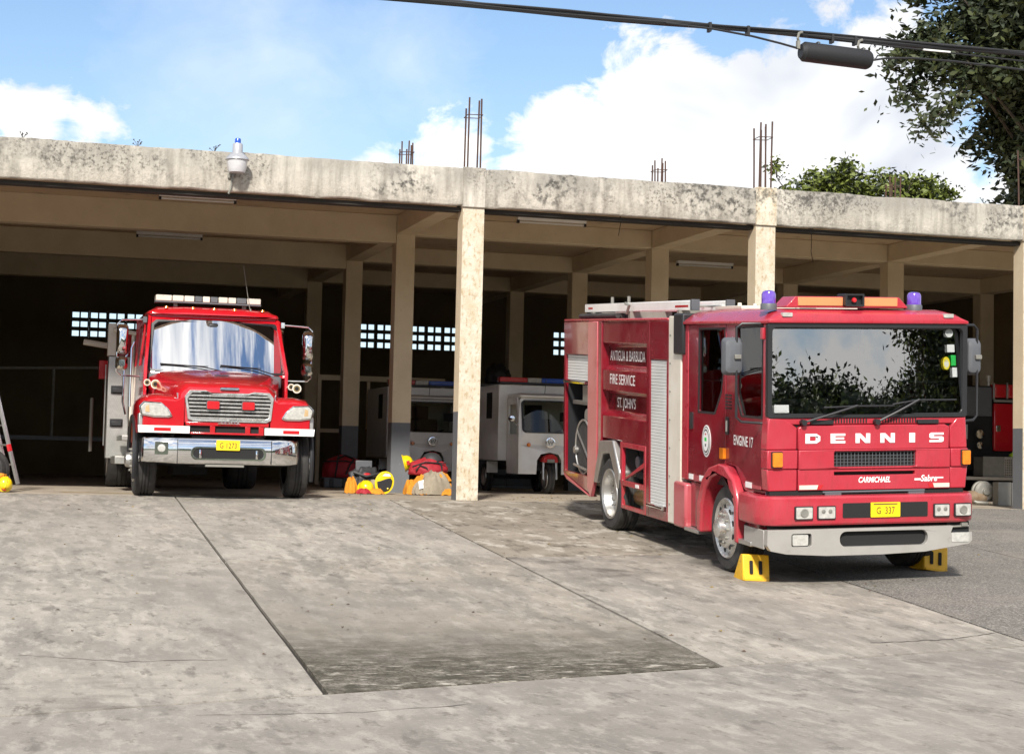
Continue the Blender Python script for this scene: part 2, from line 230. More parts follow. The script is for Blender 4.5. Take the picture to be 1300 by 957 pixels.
# ------------------------------------------------------------------ mesh helpers
class MB:
    def __init__(s): s.v = []; s.f = []; s.m = []; s.cur = 0
    def add(s, vs, fs):
        o = len(s.v); s.v.extend([tuple(p) for p in vs])
        for f in fs: s.f.append([i + o for i in f]); s.m.append(s.cur)
        return s
    def box(s, x0, x1, y0, y1, z0, z1):
        return s.add([(x0, y0, z0), (x1, y0, z0), (x1, y1, z0), (x0, y1, z0), (x0, y0, z1), (x1, y0, z1), (x1, y1, z1), (x0, y1, z1)],
                     [(0, 3, 2, 1), (4, 5, 6, 7), (0, 1, 5, 4), (1, 2, 6, 5), (2, 3, 7, 6), (3, 0, 4, 7)])
    def prism(s, poly, holes, fn, d0, d1):
        """poly and holes in 2D, extruded between depths d0 and d1; fn(u, v, d) -> xyz"""
        loops = [[Vector((p[0], p[1], 0)) for p in poly]] + [[Vector((p[0], p[1], 0)) for p in h] for h in holes]
        flat = [p for lp in loops for p in lp]; tris = tessellate_polygon(loops); n = len(flat)
        vs = [fn(p.x, p.y, d0) for p in flat] + [fn(p.x, p.y, d1) for p in flat]
        fs = [tuple(t) for t in tris] + [tuple(i + n for i in reversed(t)) for t in tris]
        o = 0
        for lp in loops:
            k = len(lp)
            for i in range(k): a, b = o + i, o + (i + 1) % k; fs.append((a, b, b + n, a + n))
            o += k
        return s.add(vs, fs)
    def ring(s, rings, caps=True, closed=True):
        k = len(rings[0]); vs = [p for r in rings for p in r]; fs = []
        for i in range(len(rings) - 1):
            for j in range(k if closed else k - 1):
                a = i * k + j; b = i * k + (j + 1) % k; fs.append((a, b, b + k, a + k))
        if caps: fs.append(tuple(range(k - 1, -1, -1))); fs.append(tuple(range((len(rings) - 1) * k, len(rings) * k)))
        return s.add(vs, fs)
    def tube(s, pts, r, n=8, r1=None, closed=False):
        pts = [Vector(p) for p in pts]; rings = []; last = None
        for i, p in enumerate(pts):
            t = (pts[min(i + 1, len(pts) - 1)] - pts[max(i - 1, 0)])
            if t.length < 1e-9: t = Vector((0, 0, 1))
            t.normalize()
            if last is None:
                a = Vector((0, 0, 1)) if abs(t.z) < 0.9 else Vector((1, 0, 0)); u = t.cross(a).normalized()
            else: u = (last - t * last.dot(t)).normalized()
            last = u; w = t.cross(u)
            rr = r if r1 is None else r + (r1 - r) * i / max(1, len(pts) - 1)
            rings.append([p + (u * math.cos(2 * math.pi * k / n) + w * math.sin(2 * math.pi * k / n)) * rr for k in range(n)])
        return s.ring(rings)
    def lathe(s, prof, org, axis='Z', n=24, caps=True):
        """prof: (radius, height) pairs round axis"""
        rings = []
        for r, h in prof:
            rg = []
            for k in range(n):
                a = 2 * math.pi * k / n; c, d = r * math.cos(a), r * math.sin(a)
                q = {'Z': (c, d, h), 'X': (h, c, d), 'Y': (c, h, d)}[axis]; rg.append((org[0] + q[0], org[1] + q[1], org[2] + q[2]))
            rings.append(rg)
        return s.ring(rings, caps)
    def grid(s, nx, ny, fn):
        vs = [fn(i / nx, j / ny) for j in range(ny + 1) for i in range(nx + 1)]
        fs = [(j * (nx + 1) + i, j * (nx + 1) + i + 1, (j + 1) * (nx + 1) + i + 1, (j + 1) * (nx + 1) + i) for j in range(ny) for i in range(nx)]
        return s.add(vs, fs)
    def build(s, name, mats, parent=None, bevel=0.0, angle=35, seg=2, loc=None, rot=None, subsurf=0):
        me = bpy.data.meshes.new(name); me.from_pydata(s.v, [], s.f)
        for m in (mats if isinstance(mats, (list, tuple)) else [mats]): me.materials.append(M[m] if isinstance(m, str) else m)
        me.polygons.foreach_set('material_index', s.m); me.polygons.foreach_set('use_smooth', [True] * len(me.polygons))
        bm = bmesh.new(); bm.from_mesh(me); bmesh.ops.recalc_face_normals(bm, faces=bm.faces); bm.to_mesh(me); bm.free()
        me.set_sharp_from_angle(angle=R(angle)); me.update()
        o = bpy.data.objects.new(name, me); COL.objects.link(o)
        if parent is not None: o.parent = parent
        if loc is not None: o.location = loc
        if rot is not None: o.rotation_euler = rot
        if bevel: b = o.modifiers.new('bevel', 'BEVEL'); b.width = bevel; b.segments = seg; b.limit_method = 'ANGLE'; b.angle_limit = R(40); b.harden_normals = False
        if subsurf: q = o.modifiers.new('subsurf', 'SUBSURF'); q.levels = subsurf; q.render_levels = subsurf
        return o
def box(name, m, parent, x0, x1, y0, y1, z0, z1, bevel=0.0): return MB().box(x0, x1, y0, y1, z0, z1).build(name, m, parent, bevel)
def tag(o, label=None, cat=None, group=None, kind=None):
    if label: o['label'] = label
    if cat: o['category'] = cat
    if group: o['group'] = group
    if kind: o['kind'] = kind
    return o
def empty(name, loc=(0, 0, 0), rotz=0.0, **k):
    o = bpy.data.objects.new(name, None); COL.objects.link(o); o.location = loc; o.rotation_euler = (0, 0, rotz); o.empty_display_size = 0.2
    return tag(o, **k)
def dup(o, parent=None):
    kids = list(o.children); c = o.copy(); COL.objects.link(c)
    if parent is not None: c.parent = parent
    for ch in kids: dup(ch, c)
    return c
XZ = lambda y: (lambda u, v, d: (u, y + d, v))          # facade plane, d goes back
YZ = lambda x: (lambda u, v, d: (x + d, u, v))          # left side plane, u = rearwards
def rrect(x0, x1, z0, z1, r, n=5):
    p = []
    for cx, cz, a0 in ((x1 - r, z1 - r, 0), (x0 + r, z1 - r, 90), (x0 + r, z0 + r, 180), (x1 - r, z0 + r, 270)):
        for k in range(n + 1): a = R(a0 + 90 * k / n); p.append((cx + r * math.cos(a), cz + r * math.sin(a)))
    return p
def rect(x0, x1, z0, z1): return [(x0, z0), (x1, z0), (x1, z1), (x0, z1)]
def text(name, body, m, parent, fn, height, width=None, depth=0.004, bold=0.0, serif=False, shear=0.0):
    """lettering as thin raised mesh; fn(u, v, d); u from 0 to width, v from 0 to height (capitals)"""
    cu = bpy.data.curves.new(name, 'FONT'); cu.body = body; cu.size = 1.0; cu.offset = bold; cu.resolution_u = 3; cu.shear = shear; cu.extrude = 0.0
    t = bpy.data.objects.new(name, cu); COL.objects.link(t); dg = bpy.context.evaluated_depsgraph_get(); dg.update()
    me = bpy.data.meshes.new_from_object(t.evaluated_get(dg)); vs = [v.co.copy() for v in me.vertices]; fs = [list(p.vertices) for p in me.polygons]
    bpy.data.objects.remove(t); bpy.data.curves.remove(cu); bpy.data.meshes.remove(me)
    x0 = min(v.x for v in vs); x1 = max(v.x for v in vs); z0 = 0.0; z1 = max(v.y for v in vs)
    sy = height / (z1 - z0); sx = (width / (x1 - x0)) if width else sy
    n = len(vs); mb = MB()
    V = [fn((v.x - x0) * sx, (v.y - z0) * sy, 0) for v in vs]
    mb.add(V, fs)
    return mb.build(name, m, parent)

def sm(a, b, x):
    t = min(1, max(0, (x - a) / (b - a))); return t * t * (3 - 2 * t)
SLOPE = 0.06572
def y_edge(x): return 11.216 + 0.257 * x
def gz(x, y):
    ye = y_edge(x)
    return -SLOPE * (26 - y) + 0.068 * sm(7.9, 9.8, x) * (1 - sm(22, 25.8, y)) * sm(ye + 0.2, ye + 2.5, y)
def street_z(x): return -SLOPE * (26 - y_edge(x))

# ------------------------------------------------------------------ ground
g = MB(); g.box(-400, 400, -400, 500, -1.75, -1.7); tag(g.build('ground', 'grass'), kind='structure')
g = MB(); g.grid(40, 12, lambda u, v: (-60 + 120 * u, (-9) * (1 - v) + (y_edge(-60 + 120 * u) - 0.012) * v, street_z(-60 + 120 * u)))
tag(g.build('street', 'street'), kind='structure')
g = MB(); g.grid(40, 10, lambda u, v: (-60 + 120 * u, -60 * (1 - v) + (-9.01) * v, street_z(-60 + 120 * u) + 0.12 + 0.02 * (1 - v) * 51))
tag(g.build('verge', 'grass'), kind='structure')
g = MB(); g.grid(160, 10, lambda u, v: (-160 + 380 * u, -150 + 85 * v, street_z(0) + (12 * (1 - v) ** .8 + 4 * noise.noise(Vector((u * 14, v * 2, 1))) * (1 - v) + 3.2 * noise.noise(Vector((u * 60, v * 9, 4))) * (1 - v)) - .3))
tag(g.build('hill', 'wooded'), kind='structure')
# apron: joint bed and concrete slabs as pieces of it
g = MB(); g.grid(44, 20, lambda u, v: (-20 + 44 * u, y_edge(-20 + 44 * u) * (1 - v) + 26.0 * v, gz(-20 + 44 * u, y_edge(-20 + 44 * u) * (1 - v) + 26.0 * v) - 0.03))
apron = tag(g.build('apron', 'joint'), kind='structure')
def jx(k, y): return 2.43 + 3.12 * k + 0.0213 * (y - 26) + (0.05 if k == 2 else 0)
def cross(x): return 18.29 + 0.163 * x
def slab(k, ya, yb, m, gap=0.011):
    n, q = 10, 14
    def f(u, v):
        xm = jx(k, 20) + 1.6
        y0, y1 = ya(xm), yb(xm)
        y = y0 + (y1 - y0) * v; xl = jx(k, y) + gap; xr = jx(k + 1, y) - gap; x = xl + (xr - xl) * u
        y = (ya(x) + gap * 2.4) * (1 - v) + (yb(x) - gap * 2.4) * v
        wob = 0.0 if 0 < u < 1 else 0.006 * noise.noise(Vector((x * 2, y * 1.7, 3)))
        return (x + wob, y, gz(x, y))
    mb = MB(); mb.grid(n, q, f)
    top = list(mb.v); idx = [i for i in range(n + 1)] + [j * (n + 1) + n for j in range(1, q + 1)] + [q * (n + 1) + i for i in range(n - 1, -1, -1)] + [j * (n + 1) for j in range(q - 1, 0, -1)]
    rim = [top[i] for i in idx]; mb.add(rim + [(a, b, c - 0.028) for a, b, c in rim], [(i, (i + 1) % len(rim), (i + 1) % len(rim) + len(rim), i + len(rim)) for i in range(len(rim))])
    return mb.build('concrete_slab', m, apron)
back = lambda x: 25.995
for k, mf, mb_ in ((-4, 'slab1', 'slab1'), (-3, 'slab1', 'slab1'), (-2, 'slab1', 'slab1'), (-1, 'slab1', 'slab1'), (0, 'slab2', 'slab1'), (1, 'slab4', 'slab3')):
    slab(k, y_edge, cross, mf); slab(k, cross, back, mb_)
for k in (2, 3, 4, 5): slab(k, y_edge, back, 'slab5', 0.009 if k == 2 else 0.002)
g = MB(); g.box(-2.95, 21.2, 26.0, 45.0, -0.3, 0.0); tag(g.build('floor', 'floor'), kind='structure')
g = MB(); g.grid(8, 1, lambda u, v: (0.9 + 1.7 * u, 27.1 + 0.12 * v - 0.5 * u, 0.004)); tag(g.build('floor_line', 'yline'), kind='structure')
def crack(pts, w, seed):
    rg = random.Random(seed); L_ = []
    for (x0, y0), (x1, y1) in zip(pts, pts[1:]):
        n = max(2, int(math.hypot(x1 - x0, y1 - y0) / .07))
        for k in range(n): t = k / n; L_.append((x0 + (x1 - x0) * t + rg.uniform(-.012, .012), y0 + (y1 - y0) * t + rg.uniform(-.02, .02)))
    vs = []; fs = []
    for i, (x, y) in enumerate(L_):
        q = w * rg.uniform(.3, 1); z = max(gz(x, y), gz(x, y)) + .003 if y > y_edge(x) else street_z(x) + .003
        vs += [(x, y - q, z), (x, y + q, z)]
        if i: fs.append((2 * i - 2, 2 * i - 1, 2 * i + 1, 2 * i))
    MB().add(vs, fs).build('crack', 'joint', apron)
crack([(7.0, 13.55), (7.8, 13.7), (8.5, 14.05)], .012, 1); crack([(-.2, 16.2), (.7, 15.6), (1.1, 15.2)], .006, 2); crack([(.2, 13.3), (.9, 13.0), (1.7, 13.05)], .007, 3)
crack([(3.1, 17.2), (3.7, 17.0), (4.1, 17.05)], .006, 4); crack([(1.2, 11.0), (2.2, 10.9), (3.0, 11.1)], .007, 5); crack([(5.6, 17.5), (6.2, 16.9), (6.5, 16.1)], .005, 6)
# drifted fallen leaves
lv = MB()
for i in range(420):
    if random.random() < 0.55: x, y = random.uniform(7.5, 11.5) if random.random() < .6 else random.uniform(2, 16), random.uniform(26.1, 29.5) if random.random() < .5 else random.uniform(19, 26)
    else: x, y = random.uniform(-1, 14), random.uniform(13, 26)
    z = (gz(x, y) if y < 26 else 0) + 0.006; a = random.uniform(0, 6.28); s = random.uniform(0.012, 0.03); c, d = math.cos(a) * s, math.sin(a) * s
    lv.cur = 0 if random.random() < .5 else 1
    lv.add([(x - c, y - d, z), (x + d * .5, y - c * .5, z + 0.012 * random.random()), (x + c, y + d, z), (x - d * .5, y + c * .5, z + 0.012 * random.random())], [(0, 1, 2, 3)])
tag(lv.build('fallen_leaves', ['leafy', 'leafb']), 'small yellow and brown leaves scattered over the concrete', 'leaf litter', kind='stuff')

# ------------------------------------------------------------------ fire station
W = 0.332; XC = [-2.80, 6.7405, 11.5095, 16.2866, 21.06]; YR = [26.0, 30.6956, 35.4319, 40.15]; YB = 44.85
T1, TT, T2 = 4.403, 4.988, 4.53; CEIL = 4.86
st = empty('fire_station', (6.74, 26, 0), label='long open fronted concrete fire station with weathered roof beam and bare columns', cat='fire station')
st_inv = Matrix.Translation((-6.74, -26, 0))
def B(name, mb, mats, bevel=0.0, parent=None, **k):
    o = mb.build(name, mats, None, bevel, **k)
    if parent is None: o.parent = st; o.location = (-6.74, -26, 0)
    else: o.parent = parent
    return o
cols = {}
for i, x in enumerate(XC):
    for j, y in enumerate(YR):
        mb = MB(); h = W / 2; d = 0.30 if j == 0 else 0.33
        zt = T1 - 0.002 if j == 0 else T2 - 0.002
        if j == 0:
            mb.cur = 0; mb.add([(x - h, y, -0.03), (x + h, y, -0.03), (x + h, y, zt), (x - h, y, zt)], [(0, 1, 2, 3)])
            zs = [-0.03, 1.32, zt]
        else: zs = [-0.03, 1.22, zt]
        for q in range(2):
            mb.cur = 1 if q == 1 else 2
            a, b = zs[q], zs[q + 1]
            P = [(x - h, y), (x + h, y), (x + h, y + d), (x - h, y + d)]
            for e in range(4):
                if j == 0 and e == 0: continue
                p, r_ = P[e], P[(e + 1) % 4]; mb.add([(*p, a), (*r_, a), (*r_, b), (*p, b)], [(0, 1, 2, 3)])
        bm_ = mb; cols[i, j] = B('column', mb, ['colfront' if j == 0 else 'cream', 'cream', 'greypaint'])
# weathered front beam, one length per bay, with column blocks standing proud
bays = [(-14.0, XC[0])] + [(XC[k], XC[k + 1]) for k in range(4)]
for a, b in bays:
    mb = MB()
    n = int((b - a) / 0.12); x0, x1 = a + W / 2 + 0.002, b - W / 2 - 0.002
    mb.cur = 0
    def edge_z(x): return TT + 0.018 * noise.noise(Vector((x * 1.3, 5, 0))) + 0.012 * noise.noise(Vector((x * 6, 2, 0)))
    def low_z(x): return T1 + 0.02 * noise.noise(Vector((x * 2.2, 9, 0))) + 0.012 * abs(noise.noise(Vector((x * 9, 2, 0))))
    rings = []
    for k in range(n + 1):
        x = x0 + (x1 - x0) * k / n
        rings.append([(x, 26.0 + 0.02, low_z(x)), (x, 25.985, low_z(x) + 0.03), (x, 25.985, edge_z(x) - 0.03), (x, 26.01, edge_z(x)), (x, 26.36, edge_z(x) - 0.01), (x, 26.36, T1 + 0.05)])
    mb.ring(rings)
    B('front_beam', mb, ['beam'], angle=50)
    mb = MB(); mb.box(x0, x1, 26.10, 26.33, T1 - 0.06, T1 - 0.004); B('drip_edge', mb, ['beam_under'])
for i, x in enumerate(XC):
    mb = MB(); mb.box(x - W / 2 - 0.012, x + W / 2 + 0.012, 25.965, 26.365, T1 - 0.01, TT + 0.012); B('beam_block', mb, ['colfront' if i != 1 else 'beam'], 0.012)
# roof slab with its soffit
mb = MB(); mb.box(-14, 21.3, 26.37, 45.2, CEIL, CEIL + 0.1); B('roof_slab', mb, ['soffit'])
# beams along the facade and into the depth
for j, y in enumerate(YR):
    if j == 0: continue
    for k in range(4):
        zb = 4.37 if k == 0 else T2
        mb = MB(); mb.box(XC[k] + W / 2 + 0.002, XC[k + 1] - W / 2 - 0.002, y + 0.012, y + 0.322, zb, CEIL - 0.002); B('cross_beam', mb, ['cream'], 0.01)
ys = YR + [YB]
for i, x in enumerate(XC):
    for j in range(4):
        mb = MB(); mb.box(x - W / 2 + 0.004, x + W / 2 - 0.004, (26.37 if j == 0 else ys[j] + 0.002), ys[j + 1] - 0.002 if j < 3 else YB - 0.01, T2, CEIL - 0.002); B('depth_beam', mb, ['cream'], 0.01)
for j in (1, 2, 3):
    for i, x in enumerate(XC):
        mb = MB(); mb.box(x - W / 2 + 0.002, x + W / 2 - 0.002, ys[j] + 0.003, ys[j] + 0.327, T2, CEIL - 0.003); B('beam_joint', mb, ['cream'])
# formwork step in the left cross beam
mb = MB(); mb.box(-2.6, 4.35, YR[1] + 0.004, YR[1] + 0.011, 4.378, CEIL - 0.004); B('beam_patch', mb, ['cream'])
# back wall with three breeze block grilles
WZ0, WZ1 = 3.34, 3.34 + 3 * .2265
wins = [(1.56, 1.56 + .44 * 8 + .004), (8.70, 8.70 + .44 * 6 + .004), (13.85, 13.85 + .44 * 5 + .004)]
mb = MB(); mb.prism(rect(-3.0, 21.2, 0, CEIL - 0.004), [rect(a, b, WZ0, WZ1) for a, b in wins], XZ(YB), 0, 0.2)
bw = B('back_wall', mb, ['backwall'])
def bb_mesh():
    mb = MB(); mb.prism(rect(0.003, 0.437, 0.003, 0.223), [rect(0.04, 0.205, 0.045, 0.182), rect(0.24, 0.405, 0.045, 0.182)], XZ(0), 0.01, 0.13); return mb
b0 = None
for a, b in wins:
    for r in range(3):
        x = a + .002
        while x + 0.30 < b:
            if b0 is None: b0 = bb_mesh().build('breeze_block', 'breeze', bw); o = b0
            else: o = b0.copy(); COL.objects.link(o)
            o.location = (x, YB + 0.03, WZ0 + r * 0.2265); x += 0.44
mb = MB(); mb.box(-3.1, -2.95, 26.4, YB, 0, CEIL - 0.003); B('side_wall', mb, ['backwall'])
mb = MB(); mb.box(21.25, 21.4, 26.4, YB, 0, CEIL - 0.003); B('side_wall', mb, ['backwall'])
# starter bars on the column heads
def starters(i, j, ztop, n, lean=0.02):
    x, y = XC[i], YR[j] + 0.15; col = cols[i, j]
    offs = [(-.1, -.1), (.1, -.1), (-.1, .1), (.1, .1), (0, -.11), (0.02, .11)][:n]
    for q, (a, b) in enumerate(offs):
        mb = MB(); zt = ztop - random.uniform(0, 0.06) - (0.10 if q % 3 == 2 else 0); l1 = random.uniform(-lean, lean); l2 = random.uniform(-lean, lean)
        mb.tube([(x + a, y + b, 4.9), (x + a + l1 * .4, y + b + l2 * .4, (4.9 + zt) / 2), (x + a + l1, y + b + l2, zt)], 0.014, 6); mb.build('rebar', 'rust', col)
    for z in ([ztop - 0.27] if ztop < 6.15 else [ztop - 0.22]):
        mb = MB(); q = 0.118; mb.tube([(x - q, y - q, z), (x + q, y - q, z + 0.01), (x + q, y + q, z), (x - q, y + q, z - .01), (x - q, y - q, z)], 0.007, 5); mb.build('rebar_tie', 'rust', col)
for i in (1, 2, 3): starters(i, 0, 6.08, 6 if i == 2 else 4); starters(i, 1, 6.21, 6)

# ------------------------------------------------------------------ ceiling lights, hanging wires, yard lamp
lights = [(3.0, 29.75, 'fluorescent fitting on the ceiling above the red bonneted truck, nearest the roof edge'),
          (9.2, 30.0, 'fluorescent fitting on the soffit right of the tall bare column, beside hanging wires'),
          (14.16, 35.1, 'fluorescent fitting above the open ladder of the right hand fire engine'),
          (9.72, 41.05, 'dim fluorescent fitting deep inside behind the bare central column'),
          (3.1, 41.5, 'dimmest fluorescent fitting at the back of the left bay'),
          (3.03, 35.2, 'middle fluorescent fitting of the left bay, between two cross beams')]
l0 = None
for x, y, lab in lights:
    if l0 is None:
        l0 = empty('fluorescent_light', (x, y, CEIL)); mb = MB(); mb.prism([(-.06, 0), (.06, 0), (.035, -.055), (-.035, -.055)], [], lambda u, v, d: (d, u, v), -.63, .63); mb.build('housing', 'white', l0)
        mb = MB(); mb.tube([(-.6, 0, -.085), (.6, 0, -.085)], .018, 8); mb.build('lamp_tube', 'tube', l0)
        for s in (-1, 1): box('end_cap', 'black', l0, s * .615 - .02, s * .615 + .02, -.03, .03, -.11, -.05)
        o = l0
    else: o = dup(l0); o.location = (x, y, CEIL)
    tag(o, lab, 'ceiling light', 'fluorescent fittings under the roof')
mb = MB(); mb.tube([(0, 0, 0), (.02, 0, -.12), (.09, 0, -.22), (.10, 0, -.34)], .006, 5); mb.tube([(.06, 0, 0), (.06, .02, -.15), (.1, 0, -.3), (.06, 0, -.55)], .006, 5)
o = mb.build('hanging_wire', 'wire', loc=(9.55, 27.6, CEIL)); tag(o, 'loose pair of wires hanging from the soffit beside a fluorescent fitting', 'wire', 'wires hanging from the ceiling')
mb = MB(); mb.tube([(-.05, 0, 0), (.05, 0, 0)], .012, 5); mb.tube([(0, 0, 0), (.02, 0, -.2), (.01, 0, -.42), (.05, 0, -.6)], .007, 5)
o = mb.build('hanging_wire', 'wire', loc=(13.8, 29.2, CEIL)); tag(o, 'single wire dangling from the ceiling above the orange roof bar', 'wire', 'wires hanging from the ceiling')
yl = empty('yard_lamp', (3.145, 25.79, 4.64), label='grey bucket shaped yard lamp with blue sensor cap fixed to the roof beam', cat='lamp')
mb = MB(); mb.lathe([(.115, .02), (.13, .06), (.148, .17), (.15, .2)], (0, 0, 0), n=32); mb.build('refractor', 'refract', yl)
mb = MB(); mb.lathe([(.172, .2), (.168, .225), (.13, .26), (.10, .29), (.085, .30)], (0, 0, 0), n=32); mb.build('reflector_rim', 'lampgrey', yl)
mb = MB(); mb.lathe([(.075, .3), (.073, .42), (.066, .44)], (0, 0, 0), n=24); mb.build('ballast_housing', 'lampgrey', yl)
mb = MB(); mb.lathe([(.044, .44), (.044, .5), (.036, .515)], (0, 0, 0), n=20); mb.build('photocell', 'blue', yl)
mb = MB(); mb.tube([(0, .19, .36), (0, .05, .36)], .025, 8); mb.build('bracket', 'lampgrey', yl)
mb = MB(); mb.tube([(-.03, .17, .02), (-.05, .165, -.08), (-.06, .17, -.2), (-.09, .18, -.27)], .016, 6); mb.box(-.11, -.07, .15, .18, -.04, .02); mb.box(-.01, .01, .16, .18, -.03, .05); mb.build('feed_cable', ['dullgrey'], yl)

# ------------------------------------------------------------------ shared vehicle pieces
def wheel(parent, x, y, r, w, side=-1, rim_r=0.3, style='dish', rimmat='alu', dual=False, name='wheel', hub=True):
    """wheel with its axle along X, outer face towards side"""
    wo = bpy.data.objects.new(name, None); COL.objects.link(wo); wo.parent = parent; wo.location = (x, y, r)
    t = MB(); prof = [(rim_r, -w / 2), (r * .93, -w / 2), (r * .985, -w * .42), (r, -w * .3), (r, -w * .18), (r - .012, -w * .17), (r - .012, -w * .13), (r, -w * .12), (r, -.012), (r - .012, -.01), (r - .012, .01), (r, .012), (r, w * .12), (r - .012, w * .13), (r - .012, w * .17), (r, w * .18), (r, w * .3), (r * .985, w * .42), (r * .93, w / 2), (rim_r, w / 2)]
    t.lathe(prof, (0, 0, 0), 'X', 40, caps=False); t.build('tyre', 'rubber', wo)
    q = MB(); s = side
    if style == 'dish': pr = [(rim_r + .012, s * w * .5), (rim_r + .006, s * (w * .5 + .012)), (rim_r - .025, s * w * .46), (rim_r - .05, s * w * .1), (rim_r - .10, s * w * .02), (.13, s * w * .02), (.12, s * w * .2), (.001, s * w * .22)]
    else: pr = [(rim_r + .012, s * w * .5), (rim_r, s * (w * .5 + .015)), (rim_r - .03, s * w * .36), (rim_r - .07, s * w * .42), (rim_r - .11, s * (w * .5 + .03)), (.14, s * (w * .5 + .045)), (.11, s * (w * .5 + .05)), (.10, s * (w * .5 + .11)), (.06, s * (w * .5 + .13)), (.001, s * (w * .5 + .13))]
    q.lathe(pr, (0, 0, 0), 'X', 36, caps=False); q.build('rim', rimmat, wo)
    if hub:
        b = MB()
        for k in range(10):
            a = 2 * math.pi * k / 10; b.lathe([(.016, 0), (.016, .035), (.006, .04)], (0, 0, 0), 'X', 6)
            n = 18; 
            for i in range(len(b.v) - n, len(b.v)):
                p = b.v[i]; b.v[i] = (s * (w * (.02 if style == 'dish' else .5) + .03) + s * p[0], p[1] + math.cos(a) * .155, p[2] + math.sin(a) * .155)
        b.build('wheel_nuts', 'dullgrey', wo)
        if style != 'dish':
            hh = MB()
            for k in range(10):
                a = 2 * math.pi * (k + .5) / 10; hh.lathe([(.03, 0), (.03, .004)], (0, 0, 0), 'X', 12)
                for i in range(len(hh.v) - 24, len(hh.v)):
                    p = hh.v[i]; hh.v[i] = (s * (w * .5 + .013) + s * p[0], p[1] + math.cos(a) * (rim_r - .085), p[2] + math.sin(a) * (rim_r - .085))
            hh.build('rim_holes', 'dark', wo)
    return wo

